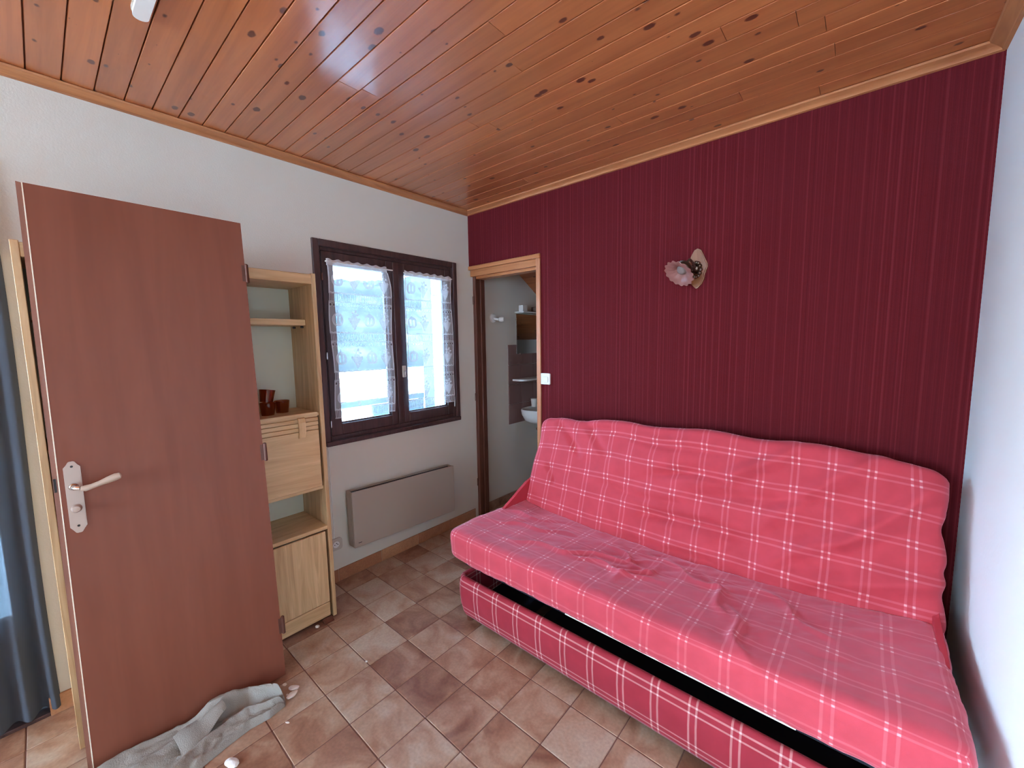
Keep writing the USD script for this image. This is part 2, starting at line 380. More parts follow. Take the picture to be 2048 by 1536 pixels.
HILL = mat("wooded_hillside", {"g": ("geometry", {}), "n": ("noise_texture", {"scale": 0.06, "detail": 6, "roughness": 0.65}), "r": ("rgb_ramp", {"ramp": [(0.36, (0.0105, 0.0145, 0.015)), (0.54, (0.020, 0.0235, 0.023)), (0.66, (0.065, 0.065, 0.064))]}), "p": ("principled_bsdf", {"roughness": 0.95, "specular_ior_level": 0.1})},
           [("g.position", "n.vector"), ("n.fac", "r.fac"), ("r.color", "p.base_color")], "p.BSDF")
BLUEWOOD = plain("blue_grey_paint", (0.045, 0.062, 0.075), 0.7)
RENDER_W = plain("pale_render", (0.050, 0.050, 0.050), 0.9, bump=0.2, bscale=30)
TERRA = plain("roof_tile", (0.42, 0.20, 0.13), 0.8)

# ------------------------------------------------------------------ the room
W, H, D = 2.719, 2.475, -6.60       # right wall, boarding, front wall behind the photographer
# floor: laid tiles with recessed joints
floor = thing("floor", "terracotta coloured square floor tiles with thin brown joints", "floor", kind="structure")
obj("joint_bed", bx(-0.30, W + 0.1, D - 0.1, 1.7, -0.06, -0.003, 0), GROUT, floor)
TP, X0, Y0 = 0.205, 0.5572, -1.8259
xs = [X0 + k * TP for k in range(-3, 12)]; ys = [Y0 + k * TP for k in range(-6, 10)]
for i in range(len(xs) - 1):
    for j in range(len(ys) - 1):
        a, b = max(xs[i] + 0.0022, 0.0), min(xs[i + 1] - 0.0022, W)
        c, d = ys[j] + 0.0022, min(ys[j + 1] - 0.0022, 0.13)
        if b - a > 0.01 and d - c > 0.01:
            obj("tile", bx(a, b, c, d, -0.012, 0.0 + rng.uniform(-0.0004, 0.0004), 0.0018), FLOORTILE, floor)
rest = [bx(max(X0 + k * TP + 0.0022, 0), min(X0 + (k + 1) * TP - 0.0022, W), Y0 + j * TP + 0.0022, Y0 + (j + 1) * TP - 0.0022, -0.012, 0.0, 0) for k in range(-3, 11) for j in range(-24, -6)]
rest += [bx(max(X0 + k * TP + 0.0022, 0), min(X0 + (k + 1) * TP - 0.0022, W), max(Y0 + j * TP + 0.0022, 0.132), Y0 + (j + 1) * TP - 0.0022, -0.012, 0.0, 0) for k in range(-3, 11) for j in range(9, 17)]
obj("tiling", cat(rest), FLOORTILE, floor, kind="stuff")

# left wall, one outer wall for room and washroom, with the window and the French door
left = thing("wall_left", "white rough plastered wall with the curtained window", "wall", kind="structure")
LT = -0.26
WY0, WY1, WZ0, WZ1 = -1.19, -0.178, 0.878, 2.038
FY0, FY1, FZ = -3.76, -2.352, 2.12
obj("plaster", cat([bx(LT, 0, FY1, WY0, -0.05, 2.6, 0), bx(LT, 0, WY0, WY1, -0.05, WZ0, 0), bx(LT, 0, WY0, WY1, WZ1, 2.6, 0), bx(LT, 0, WY1, 1.7, -0.05, 2.6, 0),
                    bx(LT, 0, FY0, FY1, FZ, 2.6, 0), bx(LT, 0, D - 0.1, FY0, -0.05, 2.6, 0)]), WHITE, left)
for r in range(4):
    for c in range(4):
        z1 = 1.437 - 0.18 * r
        obj("tile", bx(0.0, 0.007, 0.447 + c * 0.18 + 0.001, 0.447 + (c + 1) * 0.18 - 0.001, z1 - 0.178, z1, 0.0015), TILE_PINK, left)
# red wall
back = thing("wall_back", "dark red wallpapered wall with fine vertical ribs", "wall", kind="structure")
obj("wallpaper", cat([bx(0.695, W, 0.0, 0.12, -0.05, 2.6, 0), bx(0.0, 0.695, 0.0, 0.12, 2.035, 2.6, 0)]), RED, back)
tag(obj("wall_right", bx(W, W + 0.12, -2.5, 0.12, -0.05, 2.6, 0), WHITE_R), "plain white wall at the right end of the sofa", "wall", kind="structure")
tag(obj("wall_right_panelled", bx(W, W + 0.12, D - 0.1, -2.5, -0.05, 2.6, 0), GREY_PANEL), "grey panelled stretch of the right wall behind the photographer", "wall", kind="structure")
frontw = thing("wall_front", "grey panelled wall behind the photographer with a window opening", "wall", kind="structure")
obj("plaster", cat([bx(0, 0.5, D - 0.1, D, -0.05, 2.6, 0), bx(2.2, W, D - 0.1, D, -0.05, 2.6, 0), bx(0.5, 2.2, D - 0.1, D, -0.05, 0.85, 0), bx(0.5, 2.2, D - 0.1, D, 2.1, 2.6, 0)]), GREY_PANEL, frontw)
# ceiling boarding
ceil = thing("ceiling", "varnished knotty pine board ceiling with grooved joints", "ceiling", kind="structure")
obj("joint_shadow_board", bx(-0.02, W + 0.1, D - 0.1, 0.12, H + 0.012, H + 0.06, 0), JOINT, ceil)
BP = 0.0871
k = 0
for j in range(-2, 76):
    y1 = -1.349 + 15 * BP - j * BP
    y0 = y1 - BP
    if y0 > -0.005 or y1 < D:
        continue
    y1c = min(y1, 0.0)
    cuts = [0.0]
    x = rng.uniform(0.5, 2.3)
    if abs((y0 + y1) / 2 + 1.057) < 0.05:
        x = 1.37
    cuts += [x, W]
    for a, b in zip(cuts[:-1], cuts[1:]):
        w = y1c - y0; tip = rng.uniform(-0.0011, 0.0011)
        prof = [(0.0018, 0.014), (0.0018, 0.0014 + tip), (0.0030, tip), (w - 0.0030, -tip), (w - 0.0018, 0.0014 - tip), (w - 0.0018, 0.014)]
        obj("plank", prism(prof, (a + 0.0008, y0, H), (0, 1, 0), (0, 0, 1), b - a - 0.0016), PLANK, ceil)


def moulding(pts, axis, a, b, m):
    """Cornice profile pts (offset from wall, drop below the boards) swept along x or y."""
    if axis == "x":
        return prism([(-o, -d) for o, d in pts], (a, 0.0, H), (0, 1, 0), (0, 0, 1), b - a)
    s = 1 if m == "left" else -1
    return prism([(s * o, -d) for o, d in pts], (0.0 if m == "left" else W, b, H), (1, 0, 0), (0, 0, 1), b - a)


MP = [(0, 0.0), (0.045, 0.0), (0.05, 0.004), (0.046, 0.010), (0.028, 0.016), (0.016, 0.022), (0.012, 0.028), (0, 0.030)]
tag(obj("trim_1", moulding(MP, "y", D, -0.004, "left"), PINE_TRIM_Y, smooth=30), "pine moulding along the top of the white window wall", "trim", kind="structure")
tag(obj("trim_2", moulding(MP, "x", 0.004, W - 0.004, ""), PINE_TRIM, smooth=30), "pine moulding along the top of the red wall", "trim", kind="structure")
tag(obj("trim_3", moulding(MP, "y", D, -0.004, "right"), PINE_TRIM_Y, smooth=30), "pine moulding along the top of the right white wall", "trim", kind="structure")
# skirting tiles
bl = thing("baseboard_left", "low terracotta tile skirting under the window and radiator", "skirting", kind="structure")
joints = [0.0] + [-0.29 - 0.2985 * q for q in range(7)] + [-2.378]
for a, b in zip(joints[:-1], joints[1:]):
    obj("tile", bx(0.0, 0.010, b + 0.0015, a - 0.0015, 0.0, 0.0775, 0.002), SKIRT, bl)
obj("joint_filler", bx(0.0, 0.007, -2.375, 0, 0, 0.076, 0), plain("skirting_grout", (0.5, 0.36, 0.26), 0.9), bl)
br = thing("baseboard_right", "terracotta tile skirting at the foot of the right white wall", "skirting", kind="structure")
for q in range(9):
    obj("tile", bx(W - 0.010, W, -0.3 * (q + 1) + 0.0015, -0.3 * q - 0.0015, 0.0, 0.0775, 0.002), SKIRT, br)
bb = thing("baseboard_back", "terracotta tile skirting at the foot of the red wall", "skirting", kind="structure")
for q in range(7):
    obj("tile", bx(0.72 + 0.285 * q, 0.72 + 0.285 * (q + 1) - 0.003, -0.010, 0.0, 0.0, 0.0775, 0.002), SKIRT, bb)
bw = thing("baseboard_washroom", "dark tile skirting inside the washroom doorway", "skirting", kind="structure")
for q in range(5):
    obj("tile", bx(0.0, 0.010, 0.135 + 0.3 * q, 0.135 + 0.3 * q + 0.297, 0.0, 0.0775, 0.002), FLOORTILE, bw)

# doorway in the red wall (its leaf has been taken off)
dw = thing("door_1", "pine framed doorway without its leaf, opening to a washroom", "doorway", kind="structure")
obj("head_casing", bx(0.003, 0.706, -0.014, 0.0, 2.031, 2.060, 0.003), PINE_TRIM, dw)
obj("side_casing", bx(0.672, 0.706, -0.014, 0.0, 0.0, 2.0305, 0.003), PINE_TRIM_V, dw)
obj("head_lining", cat([bx(0.0, 0.674, 0.012, 0.135, 1.985, 2.0345, 0.002), bx(0.0, 0.674, 0.045, 0.125, 1.966, 1.985, 0.002)]), PINE_TRIM, dw)
obj("side_lining", bx(0.674, 0.695, 0.0, 0.12, 0.0, 2.0345, 0.002), PINE_TRIM_V, dw)
obj("jamb", cat([bx(0.0, 0.032, 0.036, 0.135, 0.0, 1.985, 0.002), bx(0.032, 0.044, 0.082, 0.128, 0.0, 1.966, 0.002)]), JAMB, dw, label="dark stained left jamb")
for z in (1.80, 1.02, 0.30):
    obj("hinge", tube([(0.010, 0.030, z - 0.032), (0.010, 0.030, z - 0.028), (0.010, 0.030, z + 0.028), (0.010, 0.030, z + 0.032)], [0.004, 0.006, 0.006, 0.004], 10), BROWN_METAL, dw, smooth=40)

# washroom shell
tag(obj("wall_washroom_back", bx(LT, 2.2, 1.55, 1.66, -0.05, 2.6, 0), WHITE), "white end wall of the washroom", "wall", kind="structure")
tag(obj("wall_washroom_right", bx(1.9, 2.0, 0.12, 1.6, -0.05, 2.6, 0), WHITE), "white right wall of the washroom", "wall", kind="structure")
sc = thing("ceiling_washroom", "sloping dark board ceiling of the washroom", "ceiling", kind="structure")
sl = np.array([0, 1, -0.628]); sl /= np.linalg.norm(sl); nrm = np.array([0, 0.628, 1.0]); nrm /= np.linalg.norm(nrm)
for q in range(20):
    a = 0.135 / sl[1] + q * 0.09
    o = np.array([0.0, 0.0, 2.461]) + sl * a
    prof = [(0, 0), (0.0025, -0.0), (0.086, 0.0), (0.0885, 0.012), (0, 0.012)]
    obj("plank", prism(prof, o + np.array([0.0, 0, 0]), sl, nrm, 1.9), PLANK, sc)
obj("roof_board", prism([(0, 0.014), (2.1, 0.014), (2.1, 0.05), (0, 0.05)], (0.0, 0, 2.461), sl, nrm, 1.9), JAMB, sc)

# window in the left wall
win = thing("window_1", "dark brown wooden casement window with two sashes", "window", (0, -0.68, 0.887), kind="structure")
obj("casing", cat([bx(-0.02, 0.014, -1.222, -1.184, 0.887, 2.070, 0.003), bx(-0.02, 0.014, -0.181, -0.143, 0.887, 2.070, 0.003), bx(-0.02, 0.014, -1.184, -0.181, 2.031, 2.070, 0.003)]), WINWOOD, win)
obj("sill", bx(-0.05, 0.024, -1.212, -0.146, 0.859, 0.888, 0.004), WINWOOD, win)
obj("fixed_frame", cat([bx(-0.085, -0.012, -1.19, -1.168, 0.885, 2.036, 0.002), bx(-0.085, -0.012, -0.197, -0.175, 0.885, 2.036, 0.002), bx(-0.085, -0.012, -1.168, -0.197, 2.012, 2.036, 0.002), bx(-0.085, -0.012, -1.168, -0.197, 0.885, 0.912, 0.002)]), WINWOOD, win)


def sash(y0, y1, gy0, gy1, hinge_y):
    z0, z1, g0, g1 = 0.914, 2.010, 0.982, 1.935
    s = obj("sash", cat([bx(-0.062, -0.006, y0, gy0, z0, z1, 0.004), bx(-0.062, -0.006, gy1, y1, z0, z1, 0.004), bx(-0.062, -0.006, gy0, gy1, z0, g0, 0.004), bx(-0.062, -0.006, gy0, gy1, g1, z1, 0.004)]), WINWOOD, win)
    obj("pane", bx(-0.040, -0.036, gy0 - 0.004, gy1 + 0.004, g0 - 0.004, g1 + 0.004, 0), PANE, s)
    obj("glazing_bead", cat([bx(-0.034, -0.026, gy0, gy1, g0, g0 + 0.008, 0.001), bx(-0.034, -0.026, gy0, gy0 + 0.008, g0, g1, 0.001), bx(-0.034, -0.026, gy1 - 0.008, gy1, g0, g1, 0.001)]), WINWOOD, s)
    for z in (1.86, 1.40, 0.99):
        obj("hinge", tube([(0.004, hinge_y, z - 0.022), (0.004, hinge_y, z - 0.018), (0.004, hinge_y, z + 0.018), (0.004, hinge_y, z + 0.022)], [0.003, 0.006, 0.006, 0.003], 10), STEEL if z < 1.5 else BROWN_METAL, s, smooth=40)
    return s


sash(-1.166, -0.688, -1.098, -0.745, -1.172)
sash(-0.684, -0.199, -0.606, -0.248, -0.193)
obj("meeting_stile", bx(-0.006, 0.006, -0.700, -0.655, 0.92, 2.005, 0.003), WINWOOD, win)
obj("handle_box", bx(0.006, 0.020, -0.664, -0.636, 1.235, 1.315, 0.004), PLASTIC_I, win, label="pale espagnolette handle plate")
obj("handle_grip", bx(0.020, 0.034, -0.657, -0.643, 1.25, 1.28, 0.004), STEEL, win)


# ------------------------------------------------------------------ lace curtains
def lace_weave(u, v, wid, hgt, seed):
    """Opacity of the lace at u across, v down (0..1)."""
    d = np.full(u.shape, 0.36)
    x, y = u * wid, v * hgt
    d = np.maximum(d, np.where(v < 0.035, 0.75, 0))
    d = np.maximum(d, np.where((u < 0.018) | (u > 0.982), 0.85, 0))
    per = 0.2485
    for r in range(4):
        top = (0.205 + per * r) * hgt if r < 3 else 0.945 * hgt
        sca = top - 0.006 * np.abs(np.sin(x / 0.022 * np.pi / 1.0))
        band = (y > sca) & (y < top + 0.052)
        slit = (np.mod(x, 0.0095) < 0.0048) & (y > top + 0.004) & (y < top + 0.046)
        line = np.abs(y - sca) < 0.0022
        d = np.where(band, 0.62, d); d = np.where(band & slit, 0.08, d); d = np.where(line, 0.9, d)
        if r < 3:
            hy = top + 0.068
            ex, ey = (np.mod(x, 0.0215) - 0.01075) / 0.0048, (y - hy) / 0.0085
            rr = ex ** 2 + ey ** 2
            d = np.where(rr < 1, 0.05, np.where(rr < 2.0, 0.75, d))
        my = (0.122 + per * r) * hgt
        for m in range(5):
            cx = (0.13 + 0.245 * m) * wid
            if m % 2 == 0:     # an apple
                ax, ay = (x - cx) / 0.036, (y - my) / 0.038
                rad = np.sqrt((np.abs(ax) ** 2.2) + (ay + 0.12 * np.exp(-(ax * 3) ** 2)) ** 2)
                d = np.where(rad < 1, 0.72, d); d = np.where(np.abs(rad - 0.95) < 0.075, 0.93, d)
                d = np.where((rad < 0.8) & (np.abs(ax + 0.32) < 0.16) & (np.abs(ay) < 0.55), 0.2, d); d = np.where((rad < 0.8) & (np.abs(ax - 0.36) < 0.10) & (np.abs(ay) < 0.5), 0.24, d)
                d = np.where((np.abs(ax - 0.05 * ay) < 0.06) & (ay < -0.85) & (ay > -1.5), 0.78, d)
            else:              # a bunch of grapes with its leaf
                for row in range(5):
                    for c in range(5 - row):
                        gx, gy = cx + (c - (4 - row) / 2) * 0.0155, my - 0.006 + row * 0.0135
                        q = np.hypot(x - gx, y - gy)
                        d = np.where(q < 0.0070, 0.70, d); d = np.where(np.abs(q - 0.0066) < 0.0016, 0.9, d)
                th = np.arctan2(y - (my - 0.034), x - (cx + 0.004)); q = np.hypot(x - (cx + 0.004), y - (my - 0.034))
                d = np.where(q < 0.020 + 0.008 * np.cos(5 * th), 0.92, d); d = np.where(q < 0.010 + 0.004 * np.cos(5 * th), 0.45, d)
                d = np.where((np.abs(y - (my - 0.046)) < 0.0016) & (x > cx - 0.04) & (x < cx), 0.7, d)
    return d


def lace_curtain(label, y_top, y_bot, z_top, z_bot0, z_bot1, wave, rod, seed):
    t = thing("lace_curtain", label, "curtain", (0.02, (y_top[0] + y_top[1]) / 2, z_bot0))
    nu, nv = 260, 520
    u, v = np.meshgrid(np.linspace(0, 1, nu), np.linspace(0, 1, nv), indexing="ij")
    yl = y_top[0] + (y_bot[0] - y_top[0]) * v + wave * 0.006 * np.sin(v * 11 + seed) * (v > 0.04)
    yr = y_top[1] + (y_bot[1] - y_top[1]) * v + wave * 0.006 * np.sin(v * 9 + 1.7 * seed) * (v > 0.04)
    yr = yr + rod * np.exp(-((v - 0.0) / 0.10) ** 2) * -0.03
    y = yl + (yr - yl) * u
    z = z_top + (z_bot0 + (z_bot1 - z_bot0) * u - z_top) * v + 0.004 * np.sin(u * 40 + seed) * (v < 0.03)
    x = 0.016 + 0.004 * np.sin(u * 19 + seed) * (0.3 + v) + 0.003 * np.sin(u * 43 + 2 * v) * (1 - v)
    P = np.stack([x, y, z], -1).reshape(-1, 3)
    wv = lace_weave(u, v, abs(y_top[1] - y_top[0]), z_top - z_bot0, seed).ravel()
    f = grid(nu, nv)
    obj("lace", (P, f), LACE, t, normals=weld_normals(P, f), attr={"weave": wv})
    zr = z_top - 0.014
    obj("rod", tube([(0.012, y_top[0] - 0.004, zr), (0.012, y_top[0], zr), (0.012, y_top[1] + 0.014, zr), (0.012, y_top[1] + 0.018, zr)], [0.003, 0.0055, 0.0055, 0.003], 12), PLASTIC_W, t, smooth=40)
    return t


lace_curtain("left lace curtain with apples and grapes, above the wall of the pale bookcase", (-1.150, -0.722), (-1.146, -0.737), 1.962, 1.022, 1.010, 1.0, 1.0, 0.4)
lace_curtain("right lace curtain with apples and grapes, nearer the red wall", (-0.618, -0.208), (-0.628, -0.200), 1.957, 1.012, 1.012, 0.8, -0.2, 2.1)

# ------------------------------------------------------------------ French door under the grey curtain, hidden from the photograph for the most part
fd = thing("door_2", "dark framed French door behind the slate curtain", "door", (0, FY1, 0), kind="structure")
for a, b in ((FY0, FY0 + 0.7), (FY0 + 0.705, FY1)):
    s = obj("door_leaf", cat([bx(-0.11, -0.06, a, a + 0.085, 0.02, FZ - 0.02, 0.003), bx(-0.11, -0.06, b - 0.085, b, 0.02, FZ - 0.02, 0.003), bx(-0.11, -0.06, a + 0.085, b - 0.085, 0.02, 0.42, 0.003), bx(-0.11, -0.06, a + 0.085, b - 0.085, FZ - 0.12, FZ - 0.02, 0.003)]), WINWOOD, fd)
    obj("pane", bx(-0.088, -0.084, a + 0.08, b - 0.08, 0.415, FZ - 0.115, 0), PANE, s)
obj("threshold", bx(LT, 0.0, FY0, FY1, -0.02, 0.012, 0.003), WINWOOD, fd)
cu = thing("grey_curtain", "slate grey floor length curtain at the left edge over the French door", "curtain", (0.05, -2.7, 0.02))
nu, nv = 160, 60
u, v = np.meshgrid(np.linspace(0, 1, nu), np.linspace(0, 1, nv), indexing="ij")
y = -2.343 - 0.27 * u + 0.006 * np.sin(6 * v); amp = 0.010 + 0.016 * v
x = 0.004 + amp * np.sin(u * 24 + 0.6 * np.sin(u * 5)) + 0.008 * np.sin(u * 11 + 3 * v)
z = 2.14 - (2.14 - 0.03) * v
P = np.stack([x, y, z], -1).reshape(-1, 3); f = grid(nu, nv)
obj("cloth", (P, f), CURTAIN, cu, normals=weld_normals(P, f))
obj("rail", tube([(-0.015, -2.36, 2.15), (-0.015, -3.7, 2.15)], 0.010, 12), STEEL, cu, smooth=40)
cu2 = thing("grey_curtain", "slate grey curtain gathered at the far side of the French door, out of the picture", "curtain", (0.05, -3.7, 0.02))
P2 = P.copy(); P2[:, 1] = -3.78 + (P[:, 1] + 2.613) * 0.5
obj("cloth", (P2, f), CURTAIN, cu2, normals=weld_normals(P2, f))

# ------------------------------------------------------------------ bookcase behind the leaning door
bc = thing("bookcase", "tall pale oak bookcase with open shelves, a drop front and a lower door", "bookcase", (0.15, -1.83, 0))
CX, CY0, CY1, CZ = 0.305, -2.310, -1.345, 1.820
for (a, b) in ((CY1 - 0.020, CY1), (CY0, CY0 + 0.020), (-1.838, -1.818)):
    obj("side_panel", bx(0.004, CX, a, b, 0.004, CZ, 0.0015), OAK_V, bc)
obj("back_board", bx(0.004, 0.012, CY0 + 0.02, CY1 - 0.02, 0.02, CZ - 0.02, 0), GREEN_W, bc)
obj("top_board", bx(0.004, CX - 0.001, CY0 + 0.02, CY1 - 0.02, 1.767, 1.815, 0.002), OAK_H, bc)
for (a, b) in ((-1.818, -1.365), (-2.290, -1.838)):
    obj("shelf", bx(0.012, CX - 0.018, a, b, 1.105, 1.121, 0.0015), OAK_H, bc)
    obj("shelf", bx(0.012, CX - 0.002, a, b, 0.497, 0.517, 0.0015), OAK_H, bc)
    sh_ = obj("shelf", bx(0.020, 0.205, a + 0.002, b - 0.002, 1.567, 1.597, 0.0015), OAK_H, bc)
    for xx in (0.07, 0.17):
        obj("shelf_pin", tube([(xx, b - 0.012, 1.560), (xx, b, 1.560)], 0.006, 8), DARK, sh_)
    dr = obj("drop_front", cat([bx(CX - 0.016, CX - 0.001, a + 0.012, b - 0.012, 0.735, 1.036, 0.002), bx(CX - 0.016, CX - 0.001, a + 0.012, b - 0.012, 1.0385, 1.058, 0.002), bx(CX - 0.016, CX - 0.001, a + 0.012, b - 0.012, 1.0605, 1.080, 0.002),
                                   bx(CX - 0.016, CX - 0.001, a + 0.012, b - 0.012, 1.0825, 1.100, 0.002), bx(CX - 0.016, CX - 0.006, a + 0.012, b - 0.012, 1.1025, 1.127, 0.002), bx(CX - 0.02, CX - 0.012, a + 0.014, b - 0.014, 0.74, 1.12, 0)]), OAK_H, bc)
    hy = -1.463 if a > -1.83 else -2.19
    arch = [(CX - 0.001, 1.108), (CX + 0.012, 1.106), (CX + 0.019, 1.085), (CX + 0.021, 1.058), (CX + 0.019, 1.03), (CX + 0.012, 1.009), (CX - 0.001, 1.006), (CX - 0.001, 1.016), (CX + 0.008, 1.022), (CX + 0.012, 1.058), (CX + 0.008, 1.095), (CX - 0.001, 1.098)]
    obj("pull_handle", prism(arch, (0, hy - 0.016, 0), (1, 0, 0), (0, 0, 1), -0.032), OAK_V, dr)
    obj("lower_door", bx(CX - 0.016, CX - 0.001, a + 0.012, b - 0.012, 0.098, 0.488, 0.002), OAK_V, bc)
    obj("plinth", bx(CX - 0.018, CX - 0.002, a + 0.008, b - 0.012, 0.018, 0.0945, 0.002), OAK_H, bc)
    obj("compartment_floor", bx(0.012, CX - 0.02, a, b, 0.715, 0.731, 0.001), OAK_H, bc)
tag(obj("floor_wedge", prism([(0, 0), (0.030, 0), (0.030, 0.004), (0, 0.016)], (CX, -1.425, 0.0), (1, 0, 0), (0, 0, 1), -0.05), JAMB), "small dark wooden wedge on the floor at the bookcase foot", "wedge")


# amber glass tumblers on the bookcase
def amber_bowl(name, label, loc, tilt=(0, 0, 0), first=None):
    if first is None:
        t = thing(name, label, "glass bowl", loc, "amber glass bowls on the bookcase shelf")
        fl = lambda th, s: 1 + 0.07 * s * (abs(math.cos(4 * th)) ** 3 - 0.3)
        prof = [(0.001, 0.004), (0.024, 0.004), (0.0265, 0.012), (0.030, 0.052), (0.0335, 0.0615), (0.0355, 0.062), (0.0345, 0.055), (0.0295, 0.010), (0.028, 0.0), (0.001, 0.0)]
        v, f = lathe([(r, h) for r, h in prof[::-1]], 48, (0, 0, 0), (0, 0, 1), fl)
        obj("glass_body", (v + np.array(loc), f), AMBER, t, smooth=35)
        return t
    p = stage.DefinePrim(path_of(name, None), "Xform"); x = UsdGeom.Xformable(p)
    p.GetReferences().AddInternalReference(first.GetPath()); x.ClearXformOpOrder()
    x.AddTranslateOp().Set(Gf.Vec3d(*map(float, loc))); x.AddRotateXYZOp().Set(Gf.Vec3f(*tilt)); p.SetInstanceable(True)
    return tag(p, label, "glass bowl", "amber glass bowls on the bookcase shelf")


b0 = amber_bowl("amber_bowl", "single amber glass bowl on the bookcase shelf, right of the stacked pair", (0.135, -1.483, 1.1215))
amber_bowl("amber_bowl", "lower amber glass bowl of the stacked pair beside the leaning door", (0.165, -1.560, 1.1215), (0, 0, 20), b0)
amber_bowl("amber_bowl", "upper amber glass bowl, tilted in the mouth of the lower one", (0.160, -1.563, 1.1865), (-7, 5, 40), b0)

# ------------------------------------------------------------------ door leaf leaning on the bookcase
BRp = np.array([0.5215, -1.6910, 0.0]); e = np.array([0.05378, 0.99855, 0.0]); hh = np.array([-0.07695, 0.00414, 0.99703]); nn = np.array([0.99558, -0.05362, 0.07706])
dl = thing("door_leaf", "brown flush door leaf off its hinges, leaning on the bookcase", "door", BRp)


def inplane(s, u_, off=0.0):
    """s metres left of the leaf's right edge, u_ metres up its face."""
    return BRp - e * s + hh * u_ + nn * off


def slab(quad, front, rear):
    q = [inplane(s, u_, front) for s, u_ in quad] + [inplane(s, u_, rear) for s, u_ in quad]
    h = trimesh.Trimesh(np.array(q)).convex_hull
    return np.array(h.vertices), np.array(h.faces)


obj("panel", slab([(-0.004, 0.004), (-0.009, 1.990), (0.583, 2.003), (0.5925, 0.004)], 0.0, -0.036), LEAF, dl)
obj("lock_edge", slab([(0.5955, 0.004), (0.586, 2.003), (0.598, 2.005), (0.6065, 0.004)], -0.003, -0.034), EDGE, dl, label="lighter brown lock edge")
obj("seal_strip", slab([(0.5925, 0.01), (0.583, 2.003), (0.586, 2.003), (0.5955, 0.01)], 0.0005, -0.03), SEAL, dl, label="thin white sealing line along the lock edge")
obj("latch", slab([(0.5945, 1.00), (0.5945, 1.045), (0.6005, 1.045), (0.6005, 1.00)], -0.001, -0.02), DARK, dl)
for up in (1.779, 1.009, 0.228):
    hp = obj("hinge", tube([inplane(-0.014, up - 0.040), inplane(-0.014, up - 0.037), inplane(-0.014, up + 0.037), inplane(-0.014, up + 0.040)], [0.004, 0.007, 0.007, 0.004], 12), BROWN_METAL, dl, smooth=40)
    obj("hinge_plate", slab([(0.004, up - 0.034), (0.004, up + 0.034), (-0.014, up + 0.034), (-0.014, up - 0.034)], 0.001, -0.004), BROWN_METAL, hp)
pc, pw = 0.556, 0.020
outline = [(-0.020, -0.102), (-0.020, 0.098), (-0.0135, 0.106), (-0.0075, 0.1165), (-0.004, 0.118), (0.004, 0.118), (0.0075, 0.1165), (0.0135, 0.106), (0.020, 0.098), (0.020, -0.102), (0.0135, -0.112), (0.0075, -0.1225), (0.004, -0.124), (-0.004, -0.124), (-0.0075, -0.1225), (-0.0135, -0.112)]
hp = obj("handle_plate", prism(outline, inplane(pc, 0.977, 0.0), e, hh, 0.004), BRASS, dl, label="pale pinkish metal handle plate")
obj("plate_rim", prism([(a * 0.86, b * 0.96) for a, b in outline], inplane(pc, 0.977, 0.0), e, hh, 0.0055), BRASS, hp)
for up in (1.078, 0.877):
    obj("screw", lathe([(0.0001, 0.0068), (0.0035, 0.0066), (0.0038, 0.004)], 12, inplane(pc, up), nn), DARK, hp)
obj("lever", cat([tube([inplane(0.557, 1.010, 0.004), inplane(0.557, 1.010, 0.03), inplane(0.553, 1.010, 0.042), inplane(0.541, 1.008, 0.046)], [0.0085, 0.0075, 0.0075, 0.006], 14), lathe([(0.013, 0.004), (0.012, 0.009), (0.008, 0.012)], 20, inplane(0.557, 1.010), nn)]), CHROME, dl, smooth=50)
lv = [inplane(0.541, 1.0065, 0.046), inplane(0.530, 1.004, 0.046), inplane(0.515, 1.0065, 0.046), inplane(0.495, 1.012, 0.046), inplane(0.475, 1.018, 0.045), inplane(0.455, 1.024, 0.044), inplane(0.444, 1.026, 0.044), inplane(0.4405, 1.0265, 0.044)]
obj("lever_grip", tube(lv, [0.0065, 0.0105, 0.0088, 0.0088, 0.0115, 0.0128, 0.0105, 0.003], 16), GRIP, dl, smooth=50, label="pale turned lever grip")
obj("thumb_turn", lathe([(0.013, 0.005), (0.0135, 0.012), (0.012, 0.022), (0.009, 0.026), (0.0001, 0.027)], 24, inplane(0.556, 0.937), nn), BRASS, dl, smooth=40)

# ------------------------------------------------------------------ radiator, socket, cable, switch
rd = thing("radiator", "beige flat electric convector radiator on the wall under the window", "radiator", (0.045, -0.7, 0.19))


def tilt(m):
    v, f = m[0].copy(), m[1]; v[:, 2] += -0.036 * (v[:, 1] + 0.706)
    return v, f


obj("front_panel", tilt(bx(0.076, 0.090, -1.1145, -0.2985, 0.196, 0.551, 0.003)), BEIGE, rd)
obj("end_panel", tilt(bx(0.022, 0.076, -1.1145, -1.104, 0.198, 0.549, 0.002)), BEIGE, rd)
obj("end_panel", tilt(bx(0.022, 0.076, -0.309, -0.2985, 0.198, 0.549, 0.002)), BEIGE, rd)
obj("air_slot", tilt(bx(0.022, 0.076, -1.104, -0.309, 0.205, 0.538, 0)), DARK, rd)
obj("top_rim", tilt(cat([bx(0.018, 0.024, -1.1145, -0.2985, 0.50, 0.549, 0.001)])), BEIGE, rd)
for y_ in (-0.98, -0.44):
    obj("wall_bracket", tilt(bx(0.0, 0.022, y_ - 0.02, y_ + 0.02, 0.25, 0.5, 0)), STEEL, rd)
obj("maker_mark", tilt(bx(0.0898, 0.0906, -1.088, -1.066, 0.222, 0.2255, 0)), DARK, rd, label="small dark printed mark")


